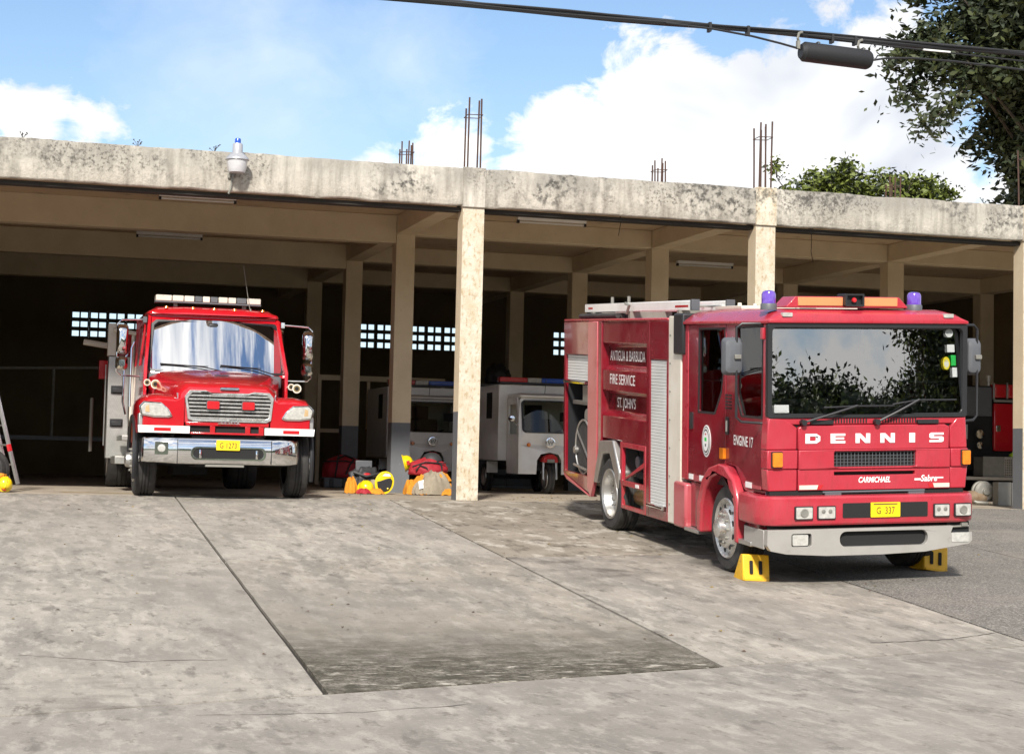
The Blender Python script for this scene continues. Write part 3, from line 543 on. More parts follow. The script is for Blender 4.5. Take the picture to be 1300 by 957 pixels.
# ------------------------------------------------------------------ right hand fire engine (flat fronted)
def fire_engine():
    th = empty('fire_truck', label='crimson flat fronted fire engine with violet beacons, parked on the apron with yellow wheel chocks', cat='fire truck')
    fwd = Vector((math.sin(-.018), -math.cos(.018), 0)); lat = Vector((math.cos(.018), math.sin(-.018), 0)); upv = Vector((0, 0, 1))
    c, s = math.cos(.0657), math.sin(.0657); f2 = c * fwd - s * upv; uu = s * fwd + c * upv
    c, s = math.cos(.035), math.sin(.035); l3 = c * lat + s * uu; u3 = -s * lat + c * uu
    th.matrix_world = Matrix(((l3.x, -f2.x, u3.x, 7.601), (l3.y, -f2.y, u3.y, 18.047), (l3.z, -f2.z, u3.z, -.521), (0, 0, 0, 1)))
    def part(name, mb, m, bevel=0.0, parent=th, **k): return mb.build(name, m, parent, bevel, **k)
    P = lambda: MB()
    # chassis and under-body
    part('chassis', P().box(.35, 1.87, -.9, 6.2, .42, .78).box(.6, 1.6, -.95, 2, .3, .45), 'black')
    # --- cab
    YF = -1.08
    cab = part('cab_floor', P().box(.04, 2.2, -1.0, 1.42, .9, 1.02), 'black')
    part('cab_rear_wall', P().box(.05, 2.19, 1.38, 1.44, 1.02, 2.66), 'black')
    w2 = [(-.20, 2.615), (-.915, 2.63), (-.905, 1.705), (-.37, 1.70), (-.22, 1.93)]
    w1 = [(.895, 2.595), (.14, 2.60), (.14, 2.28), (.23, 1.93), (.42, 1.69), (.91, 1.685)]
    def ring_off(p, d):
        cx = sum(a for a, b in p) / len(p); cz = sum(b for a, b in p) / len(p); return [(a + (d if a > cx else -d), b + (d if b > cz else -d)) for a, b in p]
    for sx, x, dd in ((0, 0.0, .05), (1, 2.225, -.05)):
        fnp = YZ(x)
        fd = part('door', P().prism([(.079, 2.66), (-.93, 2.665), (-.95, 2.6), (-.95, 1.66), (-.93, .96), (-.50, .91), (-.43, .93), (-.2, 1.14), (.079, 1.15)], [w2], fnp, 0, dd), 'red1_shade', .008)
        rd = part('door', P().prism([(1.242, 2.655), (.097, 2.66), (.097, 1.14), (.35, 1.08), (.55, .93), (.6, .885), (1.242, .88)], [w1], fnp, 0, dd), 'red1_shade', .008)
        part('rear_pillar', P().prism([(1.45, 2.655), (1.258, 2.655), (1.258, .88), (1.45, .88)], [], fnp, 0, dd), 'red1', .012)
        e = -1 if sx == 0 else 1
        for d_, w in ((fd, w2), (rd, w1)):
            MB().prism(ring_off(w, .022), [w], fnp, -.004 if sx == 0 else .004, dd * .6).build('window_seal', 'black', d_)
            MB().prism(ring_off(w, -.004), [], fnp, dd * .45, dd * .55).build('window_pane', 'glass3', d_)
        for d_, yy in ((fd, .03), (rd, 1.13)):
            MB().prism(rrect(yy - .045, yy + .045, 1.47, 1.66, .015), [], fnp, -.012 if sx == 0 else .012, dd * .3).build('handle_recess', 'black', d_, .004)
            MB().prism(rrect(yy - .02, yy + .012, 1.5, 1.62, .008), [], fnp, -.02 if sx == 0 else .02, 0).build('handle', 'offwhite' if d_ is fd else 'black', d_, .003)
        if sx == 0:
            # reflective strip and its white blocks
            for d_, a, b in ((rd, .62, 1.24), (fd, -.9, -.46)):
                MB().prism(rect(a, b, .955 if d_ is fd else .895, .99 if d_ is fd else .955), [], fnp, -.005, 0).build('trim_strip', 'pinkred', d_)
            for d_, a, b, z in ((rd, 1.06, 1.19, .9), (rd, .73, .86, .905), (fd, -.66, -.5, .95)):
                MB().prism(rect(a, b, z, z + .06), [], fnp, -.009, -.004).build('reflector', 'letter', d_)
            text('lettering', 'ENGINE 17', 'letter', fd, lambda u, v, d: (-.006, -.16 - u, 1.375 + v), .105, .535, bold=.012)
            # vents in the pillar
            vb = MB()
            for k in range(5):
                for q in range(2): vb.prism(rect(.02 - q * .1, .10 - q * .1, 1.745 + k * .035, 1.763 + k * .035), [], fnp, -.003, .01)
            vb.build('vent_slots', 'dark', fd)
            # pointed oval emblem
            def oval(s): return [(.66 + s * .135 * math.sin(t) * (1 - .12 * abs(math.cos(t))), 1.361 + s * .178 * math.copysign(abs(math.cos(t)) ** .9, math.cos(t))) for t in [2 * math.pi * k / 28 for k in range(28)]]
            em = MB(); em.cur = 0; em.prism(oval(1), [], fnp, -.004, 0); em.cur = 1; em.prism(oval(.9), [], fnp, -.006, -.0045); em.cur = 0; em.prism(oval(.83), [], fnp, -.008, -.0065); em.cur = 1; em.prism(oval(.74), [], fnp, -.010, -.0085); em.cur = 0; em.prism(oval(.64), [], fnp, -.012, -.0105)
            em.cur = 1; em.prism(rect(.645, .675, 1.30, 1.33), [], fnp, -.014, -.0125); em.cur = 2; em.prism(rect(.63, .69, 1.36, 1.40), [], fnp, -.014, -.0125); em.cur = 3; em.prism(rect(.64, .68, 1.43, 1.445), [], fnp, -.014, -.0125); em.build('crest', ['letter', 'black', 'stgreen', 'redlens'], rd)
            MB().prism(rrect(.075, .185, 1.20, 1.32, .012), [], fnp, -.035, 0).build('side_indicator', 'amber', fd, .006)
    # roof
    rf = P(); rings = []
    for y, zt, zb, ins in ((-1.115, 2.715, 2.672, .02), (-1.10, 2.765, 2.668, .02), (-1.03, 2.80, 2.665, .0), (-.85, 2.82, 2.66, 0), (.6, 2.825, 2.66, 0), (1.46, 2.81, 2.655, 0)):
        rings.append([(-.03 + ins, y, zb), (-.03 + ins, y, min(zb + .03, zt)), (.09, y, zb + (zt - zb) * .75), (.24, y, zt), (1.98, y, zt), (2.13, y, zb + (zt - zb) * .75), (2.255 - ins, y, min(zb + .03, zt)), (2.255 - ins, y, zb)])
    rf.ring(rings); roof = part('roof', rf, 'red1', .01, angle=28)
    for x in (.185, 2.0):
        MB().prism(rrect(x - .055, x + .055, 2.735, 2.775, .01), [], XZ(-1.125), 0, .05).build('marker_lamp', 'lens', roof, .004)
    rc = MB(); rc.box(.3, 1.0, .4, 1.2, 2.825, 2.865); rc.box(1.1, 1.6, .2, 1.1, 2.825, 2.86)
    for x, y in ((.4, .7), (.75, 1.1), (1.2, .5), (.95, .35)): rc.tube([(x, y, 2.82), (x, y, 2.90)], .025, 8)
    rc.build('roof_fittings', 'offwhite', roof, .006)
    # beacons
    for x in (.088, 1.735):
        bc = part('beacon', P().lathe([(.085, 2.805), (.085, 2.86), (.078, 2.872)], (x, -.86, 0), 'Z', 24), 'greyp')
        MB().lathe([(.074, 2.868), (.074, 2.965), (.06, 2.995), (.03, 3.005), (.001, 3.006)], (x, -.86, 0), 'Z', 24).build('lens', 'purple', bc)
        MB().lathe([(.028, 2.88), (.028, 2.95)], (x - .02, -.90, 0), 'Z', 10).build('reflector', 'chrome', bc)
    lb = part('light_bar', P().prism([(.235, 2.832), (1.60, 2.832), (1.60, 2.845), (1.50, 2.945), (.335, 2.945), (.235, 2.845)], [], XZ(-.98), 0, .34), 'red1', .008)
    for a, b in ((.36, .86), (1.075, 1.48)):
        MB().prism(rect(a, b, 2.852, 2.938), [], XZ(-.99), 0, .03).build('orange_lens', 'amber2', lb, .004)
    sp = part('speaker', P().prism(rrect(.86, 1.075, 2.845, 2.975, .012), [rrect(.88, 1.055, 2.862, 2.958, .01)], XZ(-1.05), 0, .2).box(.875, 1.06, -1.0, -.9, 2.855, 2.965), 'black', .004)
    MB().lathe([(.028, -1.03), (.022, -1.045), (.001, -1.05)], (.967, 0, 2.91), 'Y', 16).build('speaker_cone', 'redlens', sp)
    # front: windscreen, surround
    fr = part('windscreen_frame', P().prism(rrect(-.01, 2.235, 1.70, 2.672, .03), [rrect(.035, 2.185, 1.745, 2.625, .05)], XZ(YF - .012), 0, .07), 'black', .008)
    wsm = MB(); wsm.grid(10, 6, lambda u, v: (.02 + 2.18 * u, YF + .012 - .03 * (1 - (2 * u - 1) ** 2) * .5 + .085 * (v - .15), 1.735 + .9 * v)); wsc = part('windscreen', wsm, 'glass1')
    part('pillar', P().prism([(0.0, 1.66), (.012, 1.66), (.012, 2.67), (0.0, 2.67)], [], lambda u, v, d: (u, YF + d, v), .0, .16), 'red1', .004)
    part('pillar', P().prism([(2.213, 1.66), (2.225, 1.66), (2.225, 2.67), (2.213, 2.67)], [], lambda u, v, d: (u, YF + d, v), .0, .16), 'red1', .004)
    def sticker(m, pts): MB().prism(pts, [], lambda u, v, d: (u, YF + .004 + .085 * ((v - 1.735) / .9 - .15) - .02, v), 0, .001).build('sticker', m, wsc)
    circ = lambda x, z, r, rz=None: [(x + r * math.cos(2 * math.pi * k / 18), z + (rz or r) * math.sin(2 * math.pi * k / 18)) for k in range(18)]
    sticker('sticker', circ(2.055, 2.575, .045)); sticker('sticker', rect(2.025, 2.11, 2.375, 2.455)); sticker('stgreen', rect(2.065, 2.12, 2.235, 2.345)); sticker('styellow', circ(2.01, 2.26, .042, .068)); sticker('sticker', rect(2.075, 2.13, 2.115, 2.215)); sticker('sticker', rect(.055, .215, 1.755, 1.835))
    sticker('sticker', circ(2.01, 2.255, .028, .045))
    # front panels
    def fpanel(outer, holes, y, m='red1', name='front_panel', b=.012, th_=.07): return part(name, P().prism(outer, holes, XZ(y), 0, th_), m, b)
    fpanel([(.325, 1.375), (2.035, 1.375), (2.035, 1.60), (1.98, 1.625), (.38, 1.625), (.325, 1.60)], [], YF - .012)
    gp = fpanel(rect(.325, 2.035, 1.172, 1.372), [rrect(.72, 1.64, 1.195, 1.352, .01)], YF - .035)
    fpanel(rect(.325, 2.035, .957, 1.17), [rect(.722, 1.635, 1.108, 1.145)], YF - .02, b=.005)
    fpanel([(-.005, 1.63), (2.23, 1.63), (2.23, 1.70), (-.005, 1.70)], [], YF + .004)
    for s_, xa, xb, xc in ((0, -.02, .315, .18), (1, 2.245, 2.045, 2.12)):
        fpanel([(xa, 1.375), (xb, 1.375), (xb, 1.60), (xc, 1.69), (xa + (.02 if s_ == 0 else -.02), 1.70)], [], YF - .004, name='corner_panel', th_=.16)
        fpanel([(xa, 1.18), (xb, 1.18), (xb, 1.372), (xa, 1.372)], [], YF - .028, name='corner_panel', th_=.18)
        fpanel([(xa + (.02 if s_ == 0 else -.02), .955), (xb, .955), (xb, 1.178), (xa, 1.178)], [], YF - .012, name='corner_panel', th_=.16)
    part('panel_backing', P().box(.02, 2.205, YF + .03, YF + .06, .95, 1.66), 'dark')
    # mesh grille
    gm = MB()
    for k in range(24): gm.box(.72 + .04 * k - .003, .72 + .04 * k + .003, YF - .004, YF + .002, 1.19, 1.356)
    for k in range(5): gm.box(.71, 1.65, YF - .004, YF + .002, 1.205 + .034 * k, 1.209 + .034 * k)
    gm.build('grille_mesh', 'greyp', gp)
    # letter badges
    Ht, y_ = .10, YF - .018
    def letters():
        D = ([(0, 0), (.75, 0), (1, .25), (1, .75), (.75, 1), (0, 1)], [[(.3, .27), (.65, .27), (.7, .35), (.7, .65), (.65, .73), (.3, .73)]])
        Eo = ([(0, 0), (1, 0), (1, .24), (.32, .24), (.32, .39), (.92, .39), (.92, .61), (.32, .61), (.32, .76), (1, .76), (1, 1), (0, 1)], [])
        Nn = ([(0, 0), (.28, 0), (.28, .58), (.66, 0), (1, 0), (1, 1), (.72, 1), (.72, .42), (.34, 1), (0, 1)], [])
        I = ([(.30, 0), (.70, 0), (.70, 1), (.30, 1)], [])
        S = ([(0, 0), (.86, 0), (1, .13), (1, .52), (.88, .61), (.32, .61), (.32, .77), (1, .77), (1, 1), (.14, 1), (0, .87), (0, .49), (.12, .39), (.68, .39), (.68, .23), (0, .23)], [])
        return [D, Eo, Nn, Nn, I, S]
    for k, (o_, h_) in enumerate(letters()):
        x0 = .403 + k * .2795; z0 = 1.437
        MB().prism([(x0 + a * .165, z0 + b * Ht) for a, b in o_], [[(x0 + a * .165, z0 + b * Ht) for a, b in hh] for hh in h_], XZ(y_), 0, .012).build('badge_letter', 'letter', th, .002)
    text('lettering', 'CARMICHAEL', 'letter', th, lambda u, v, d: (.995 + u, YF - .0235, 1.032 + v), .058, .36, bold=.03, shear=.25)
    text('lettering', 'Sabre', 'letter', th, lambda u, v, d: (1.70 + u, YF - .0235, 1.035 + v), .066, .19, bold=.025, shear=.2)
    part('badge_flash', P().box(1.63, 1.70, YF - .0235, YF - .019, 1.045, 1.065), 'letter'); part('badge_flash', P().box(1.885, 1.96, YF - .0235, YF - .019, 1.062, 1.076), 'letter')
    # vents and covers under the windscreen
    for x0, x1 in ((.71, 1.10), (1.27, 1.66)):
        vb = MB(); k = x0
        while k < x1: vb.box(k, k + .014, YF - .002, YF + .01, 1.645, 1.688); k += .031
        part('air_slots', vb, 'dark')
    for x0, x1 in ((.46, .71), (1.66, 1.90)): part('wiper_cover', P().prism(rrect(x0, x1, 1.635, 1.675, .01), [], XZ(YF - .03), 0, .04), 'black', .004)
    # wipers
    for px, ax, az, b0_, b1_, bz0, bz1 in ((.37, .96, 1.825, .60, 1.39, 1.805, 1.82), (1.19, 1.66, 1.885, 1.37, 2.10, 1.835, 1.88)):
        wp = part('wiper', P().tube([(px, YF - .05, 1.655), ((px + ax) / 2, YF - .075, (1.655 + az) / 2), (ax, YF - .06, az)], .013, 6).lathe([(.03, YF - .07), (.03, YF)], (px, 0, 1.655), 'Y', 12), 'black')
        MB().tube([(b0_, YF - .03, bz0), (ax, YF - .045, az - .005), (b1_, YF - .03, bz1)], .009, 6).build('wiper_blade', 'black', wp)
    # indicators on the corners
    for x0, x1 in ((.03, .135), (2.165, 2.255)):
        ic = part('indicator', P().prism(rrect(x0 - .01, x1 + .01, 1.195, 1.36, .012), [], XZ(YF - .04), 0, .05), 'black', .004)
        MB().prism(rrect(x0, x1, 1.205, 1.35, .012), [], XZ(YF - .062), 0, .03).build('lens', 'amber', ic, .008)
    for a, r0, r1 in ((.335, .33, .56), (1.0, 1.83, 2.035)):
        rp = part('reflector', P().prism([(.335, .968), (.53, .968), (.545, 1.012), (.335, 1.012)] if a < .5 else [(1.855, .968), (2.03, .968), (2.03, 1.012), (1.84, 1.012)], [], XZ(YF - .026), 0, .006), 'offwhite')
        MB().prism([(.533, .968), (.575, .968), (.60, 1.012), (.548, 1.012)] if a < .5 else [(1.80, .968), (1.852, .968), (1.837, 1.012), (1.785, 1.012)], [], XZ(YF - .026), 0, .006).build('reflector_end', 'redlens', rp)
    part('grille_shadow_gap', P().box(.02, 2.2, YF + .0, YF + .03, .89, .955), 'dark')
    part('tow_bar', P().tube([(.6, YF - .01, .935), (1.75, YF - .01, .94)], .012, 6).box(.62, .8, YF - .03, YF, .905, .93).box(1.56, 1.74, YF - .03, YF, .905, .93), 'greyp')
    # red bumper: swept profile with rounded corners
    def sweep(path, prof):
        rings = []
        for i, p in enumerate(path):
            a = Vector(path[max(i - 1, 0)]); b = Vector(path[min(i + 1, len(path) - 1)]); t = (b - a).normalized(); nrm = Vector((t.y, -t.x))
            rings.append([(p[0] + nrm.x * o, p[1] + nrm.y * o, z) for o, z in prof])
        return rings
    path = [(-.10, -.55), (-.115, -.8), (-.105, -1.0), (-.06, -1.11), (.02, -1.175), (.14, -1.205), (.6, -1.215), (1.6, -1.215), (2.08, -1.205), (2.20, -1.175), (2.285, -1.11), (2.33, -1.0), (2.335, -.8), (2.32, -.55)]
    prof = [(-.10, .615), (-.012, .612), (.0, .63), (.004, .70), (.006, .82), (.0, .885), (-.015, .905), (-.10, .91)]
    bp = MB(); bp.ring(sweep(path, prof)); bumper = part('bumper', bp, 'red1', angle=30)
    for x0, x1, rnd in ((.245, .422, 1), (.492, .672, 0), (1.797, 1.957, 0), (2.035, 2.205, 1)):
        hl = part('headlight', P().prism(rrect(x0 - .012, x1 + .012, .672, .81, .012), [], XZ(-1.232), 0, .06), 'black', .004)
        MB().prism(rrect(x0, x1, .684, .80, .01), [], XZ(-1.243), 0, .02).build('lens', 'lens', hl, .006)
        if rnd: MB().lathe([(.045, -1.246), (.04, -1.252), (.028, -1.25), (.001, -1.25)], ((x0 + x1) / 2, 0, .742), 'Y', 18).build('bulb_shield', 'dullgrey', hl)
        else:
            for q in (-.04, .035): MB().lathe([(.022, -1.246), (.001, -1.25)], ((x0 + x1) / 2 + q, 0, .755), 'Y', 12).build('bulb_shield', 'dullgrey', hl)
    vt = part('bumper_vent', P().prism(rrect(.765, 1.72, .682, .833, .012), [], XZ(-1.224), 0, .05), 'dark')
    pl = part('number_plate', P().prism(rrect(1.072, 1.402, .684, .836, .008), [], XZ(-1.236), 0, .01), 'platey', .002)
    text('lettering', 'G  337', 'inkdark', pl, lambda u, v, d: (1.135 + u, -1.2375, .718 + v), .07, .205, bold=.004)
    MB().box(1.1, 1.37, -1.2375, -1.2365, .812, .824).build('plate_strip', 'leafb', pl)
    # silver lower bumper
    sv = MB(); sv.prism([(-.055, .57), (2.02, .575), (1.99, .50), (2.235, .505), (2.24, .42), (2.20, .385), (1.7, .315), (1.2, .298), (.6, .298), (.15, .325), (-.02, .36), (-.06, .42)],
        [rrect(.738, 1.728, .385, .542, .07, 6), rrect(.205, .425, .40, .53, .02)], XZ(-1.215), 0, .09)
    sb = part('lower_bumper', sv, 'silver', .014, seg=3)
    MB().box(-.062, -.045, -1.12, -.6, .37, .565).build('bumper_end', 'silver', sb, .006)
    part('bumper_slot', P().box(.72, 1.75, -1.16, -1.13, .37, .56).box(.19, .44, -1.16, -1.13, .39, .54).box(1.98, 2.235, -1.15, -1.08, .50, .61).box(.0, 2.2, -1.1, -1.06, .40, .9), 'dark')
    part('bumper_bracket', P().tube([(2.03, -1.17, .56), (2.22, -1.17, .565)], .012, 6).box(2.13, 2.2, -1.19, -1.15, .565, .6), 'dullgrey')
    for x0, x1, z0, z1 in ((.215, .385, .41, .52), (2.0, 2.2, .405, .505)):
        fg = part('fog_lamp', P().prism(rrect(x0 - .01, x1 + .01, z0 - .01, z1 + .01, .015), [], XZ(-1.20), 0, .06), 'black', .004)
        MB().prism(rrect(x0, x1, z0, z1, .014), [], XZ(-1.222), 0, .03).build('lens', 'lens', fg, .01)
    # mirrors
    for s_, xm, xs, m_ in ((-1, -.27, 0.0, 'greyp'), (1, 2.465, 2.225, 'greyp')):
        rm = part('mirror_arm', P().tube([(xs, -.93, 2.662), (xm + .05 * -s_, -.90, 2.66), (xm, -.88, 2.62), (xm, -.88, 1.70), (xm + .05 * -s_, -.90, 1.655), (xs, -.93, 1.64)], .014, 8), 'black')
        hx = xm - .03 if s_ < 0 else xm - .03
        mm = MB(); rings = []
        for dy, sc in ((-.10, .6), (-.085, .85), (-.04, 1.0), (.0, 1.0), (.01, .9)):
            rings.append([(hx + a * sc, -.80 + dy, 2.325 + b * sc) for a, b in [(p[0], p[1]) for p in rrect(-.105 if s_ < 0 else -.085, .105 if s_ < 0 else .085, -.195, .195, .05, 4)]])
        mm.ring(rings); MB.build(mm, 'mirror_head', m_, rm)
        MB().box(xm - .035, xm + .035, -.93, -.89, 2.30, 2.345).build('mirror_clamp', 'dullgrey', rm, .004)
    part('door_mirror_hinge', P().box(-.03, 0, -.99, -.92, 2.50, 2.62), 'red1', .008)
    # front wheel arch flare (left side and right side)
    outr = [(.735, .35), (.735, .70), (.60, .95), (.40, 1.09), (.12, 1.15), (-.12, 1.13), (-.32, 1.02), (-.44, .82), (-.455, .35)]
    inn = [(.625, .35), (.60, .66), (.49, .86), (.32, .985), (.12, 1.03), (-.08, 1.0), (-.24, .90), (-.345, .74), (-.365, .35)]
    for x0, x1 in ((-.085, .20), (2.03, 2.31)):
        am = MB(); am.prism(outr + inn[::-1], [], YZ(0), x0, x1); part('wheel_arch', am, 'red1', .03, seg=3)
    part('inner_arch', P().box(.05, 2.17, -.5, .8, .98, 1.02).box(.2, .24, -.9, .9, .45, 1.0).box(2.0, 2.04, -.9, .9, .45, 1.0), 'dark')
    # step box behind the front wheel, steps
    stp = part('step_box', P().box(-.05, .3, 1.20, 1.60, .32, .845), 'pinkred', .03)
    part('step_side', P().box(.02, .3, .74, 1.195, .36, .87), 'red1_shade', .01)
    part('step_tread', P().box(-.06, .2, .75, 1.20, .315, .355), 'alu', .006); part('reflector', P().box(-.02, .03, .78, .86, .60, .66), 'letter', .006)
    part('step_tread', P().box(-.07, .2, -.86, -.52, .66, .71), 'alu', .006); part('step_tread', P().box(-.07, .2, -.80, -.46, .36, .41), 'alu', .006)
    part('step_side', P().box(.03, .3, -.95, -.45, .36, .95), 'red1_shade', .01)
    # wheels
    wheel(th, .12, 0, .465, .28, -1, .315, 'front', 'steel'); wheel(th, 2.10, 0, .465, .28, 1, .315, 'front', 'steel')
    wheel(th, .13, 4.10, .465, .28, -1, .315, 'dish', 'alu'); wheel(th, 2.09, 4.10, .465, .28, 1, .315, 'dish', 'alu')
    part('axle', P().tube([(.2, 4.1, .465), (2.0, 4.1, .465)], .09, 10).tube([(.2, 0, .465), (2.0, 0, .465)], .06, 10), 'black')
    # --- interior of the cab
    part('dashboard', P().box(.06, 2.16, -.98, -.62, 1.42, 1.83).box(.2, .75, -.9, -.6, 1.8, 1.88).box(1.2, 1.9, -.92, -.65, 1.80, 1.88), 'dash', .05)
    part('steering_wheel', P().tube([(.45 + .22 * math.cos(t), -.48 + .06 * math.sin(t), 1.96 + .2 * math.sin(t)) for t in [2 * math.pi * k / 24 for k in range(25)]], .014, 6).tube([(.45, -.48, 1.93), (.45, -.7, 1.8)], .03, 8), 'greyp')
    part('grab_rail', P().tube([(.05, -.93, 2.075), (2.17, -.93, 2.06)], .009, 6), 'white')
    for x in (.45, 1.7):
        se = part('seat', P().box(x - .27, x + .27, -.25, .25, 1.2, 1.42).box(x - .26, x + .26, .16, .3, 1.4, 2.05).box(x - .13, x + .13, .18, .27, 2.07, 2.28), 'seat', .04)
    part('crew_bench', P().box(.15, 2.05, .85, 1.3, 1.1, 1.45).box(.15, 2.05, 1.22, 1.34, 1.45, 2.1), 'seat', .04)
    part('dash_box', P().box(.97, 1.15, -.9, -.72, 1.84, 1.95), 'white', .006)
    part('belt_strap', P().tube([(.06, .58, 2.0), (.05, .6, 1.85), (.06, .58, 1.70)], .018, 6).tube([(1.66, -.8, 1.95), (1.63, -.8, 1.85), (1.66, -.8, 1.79)], .02, 6), 'helmet')
    # --- body
    part('body_core', P().box(.56, 2.22, 1.97, 6.24, .80, 2.70).box(.10, .58, 2.62, 4.66, 1.17, 2.70).box(.03, .58, 1.97, 2.6, .45, 2.66), 'red1_shade', .01)
    part('body_top', P().box(-.005, 2.225, 1.96, 6.26, 2.702, 2.735), 'red1', .012)
    fn = YZ(0)
    # rear locker
    rl = part('rear_locker', P().prism([(6.27, 2.70), (5.105, 2.70), (5.105, .50), (5.0, .38), (6.27, .57)], [rect(5.14, 6.20, .61, 2.245)], fn, .0, .05), 'red1_shade', .008)
    lk = MB(); lk.add([(.02, 5.12, .6), (.02, 6.22, .6), (.02, 6.22, 2.25), (.02, 5.12, 2.25), (.55, 5.12, .6), (.55, 6.22, .6), (.55, 6.22, 2.25), (.55, 5.12, 2.25)], [(4, 5, 6, 7), (0, 1, 5, 4), (3, 2, 6, 7), (1, 2, 6, 5), (0, 3, 7, 4)]); lk.build('locker_lining', 'black', rl)
    sh = MB()
    for k in range(9): sh.box(.035, .05, 5.145, 6.195, 1.89 + k * .039, 1.89 + k * .039 + .035)
    sh.build('roller_shutter', 'shutter', rl, .004)
    MB().tube([(-.02, 5.16, 1.865), (-.02, 6.18, 1.865)], .022, 8).build('shutter_bar', 'chrome', rl)
    rr = MB(); rr.lathe([(.36, .07), (.37, .09), (.36, .11)], (0, 5.5, .98), 'X', 28); rr.lathe([(.36, .30), (.37, .32), (.36, .34)], (0, 5.5, .98), 'X', 28); rr.lathe([(.26, .1), (.29, .15), (.26, .2), (.29, .25), (.26, .31)], (0, 5.5, .98), 'X', 24)
    reel = part('hose_reel', rr, 'rubber'); 
    rm = MB(); rm.tube([(.06, 5.5 + .37 * math.cos(t), .98 + .37 * math.sin(t)) for t in [2 * math.pi * k / 28 for k in range(29)]], .014, 6); rm.tube([(.06, 5.2, .78), (.06, 5.8, 1.18)], .014, 6); rm.tube([(.03, 5.85, .72), (.03, 5.25, .68)], .018, 6); rm.lathe([(.05, .02), (.05, .09)], (0, 5.82, .92), 'X', 12); rm.build('reel_rim', 'alu', reel)
    MB().box(.1, .5, 5.16, 6.15, 1.55, 1.6).box(.12, .4, 5.25, 5.75, 1.6, 1.82).lathe([(.1, .1), (.13, .2), (.1, .3)], (0, 5.5, 1.4), 'X', 16).build('locker_shelf', 'dullgrey', rl)
    part('rear_pillar_panel', P().prism([(5.10, 2.70), (4.69, 2.70), (4.69, .76), (4.80, .56), (4.94, .345), (4.995, .36), (5.10, .47)], [], fn, -.012, .04), 'pinkred', .01)
    part('rear_skirt', P().prism([(6.27, .565), (5.0, .355), (5.0, .34), (6.1, .49)], [], fn, -.006, .1), 'pinkred', .008)
    part('pillar_trim', P().prism([(4.685, 2.70), (4.53, 2.70), (4.53, 1.17), (4.685, .80)], [], fn, .0, .5), 'red1_shade', .008)
    # ribbed centre panel
    pf = [(.015, 2.70), (.015, 2.42), (.10, 2.375), (.10, 2.125), (.015, 2.07), (.015, 1.80), (.10, 1.765), (.10, 1.535), (.015, 1.47), (.015, 1.17), (.3, 1.17), (.3, 2.70)]
    rb = MB(); rb.prism(pf, [], lambda u, v, d: (u, d, v), 2.72, 4.525); ribs = part('ribbed_panel', rb, 'red1_shade', .01)
    part('panel_end', P().prism([(2.715, 2.70), (2.61, 2.70), (2.61, .32), (2.715, .32)], [], fn, .0, .3), 'red1_shade', .008)
    text('lettering', 'ANTIGUA & BARBUDA', 'letter', ribs, lambda u, v, d: (.096, 4.44 - u, 2.19 + v), .13, 1.40, bold=.003)
    text('lettering', 'FIRE SERVICE', 'letter', ribs, lambda u, v, d: (.011, 4.19 - u, 1.89 + v), .13, 1.01, bold=.003)
    text('lettering', "ST. JOHN'S", 'letter', ribs, lambda u, v, d: (.096, 4.13 - u, 1.59 + v), .13, .73, bold=.003)
    # front locker with closed shutter
    part('locker_top_panel', P().prism(rect(1.90, 2.605, 2.235, 2.70), [], fn, -.004, .04), 'red1_shade', .008)
    sh = MB()
    for k in range(46): sh.box(.01, .03, 1.98, 2.57, .48 + k * .038, .48 + k * .038 + .0345)
    part('roller_shutter', sh, 'shutter', .004)
    part('shutter_rail', P().box(-.004, .035, 2.575, 2.605, .44, 2.23).box(-.004, .035, 1.93, 1.975, .44, 2.23), 'red1_shade', .004)
    part('shutter_bar', P().tube([(-.035, 1.99, .475), (-.035, 2.56, .475)], .02, 8).box(-.03, .02, 2.0, 2.12, .45, .50).box(-.03, .02, 2.42, 2.54, .45, .5), 'chrome')
    part('locker_sill', P().prism([(2.60, .44), (1.93, .44), (1.93, .325), (2.60, .325)], [], fn, -.004, .1), 'red1_shade', .008)
    cp = part('front_pillar_panel', P().box(-.008, .5, 1.475, 1.905, .325, 2.755), 'offwhite', .015)
    bl = MB()
    for k in range(7): bl.lathe([(.012, -.018), (.012, -.006)], (0, 1.83, .55 + .33 * k), 'X', 8)
    bl.build('panel_bolts', 'dullgrey', cp)
    part('air_cleaner', P().box(-.04, .3, 1.35, 1.66, 2.31, 2.785), 'black', .02)
    # rear wheel arch plate and open frame
    part('rear_wheel_arch', P().prism([(4.80, .555), (4.53, 1.13), (3.98, 1.165), (3.70, .77), (3.735, .555), (3.93, .555), (3.90, .72), (4.12, .985), (4.43, .965), (4.69, .555)], [], fn, -.02, .30), 'alu', .02)
    part('arch_lining', P().box(.3, .34, 3.6, 4.9, .5, 1.17).box(.1, 2.1, 3.7, 4.7, 1.1, 1.16), 'dark')
    fo = part('open_frame', P().prism(rect(2.73, 3.725, .322, 1.165), [rect(2.80, 3.64, .68, 1.10), rect(2.80, 3.64, .37, .615)], fn, 0, .05).prism([(3.62, .69), (3.56, .69), (2.82, .90), (2.82, .96)], [], fn, .01, .04), 'red1', .006)
    MB().prism(rect(2.98, 3.1, .63, .67), [], fn, -.006, 0).build('reflector', 'letter', fo)
    part('frame_lining', P().box(.4, .44, 2.75, 3.72, .35, 1.16).box(.15, .35, 2.9, 3.5, .72, .8), 'dark')
    tk = MB(); tk.lathe([(.001, 2.78), (.09, 2.79), (.11, 2.84), (.11, 3.5), (.09, 3.56), (.001, 3.57)], (.22, 0, .475), 'Y', 20); part('air_tank', tk, 'brass')
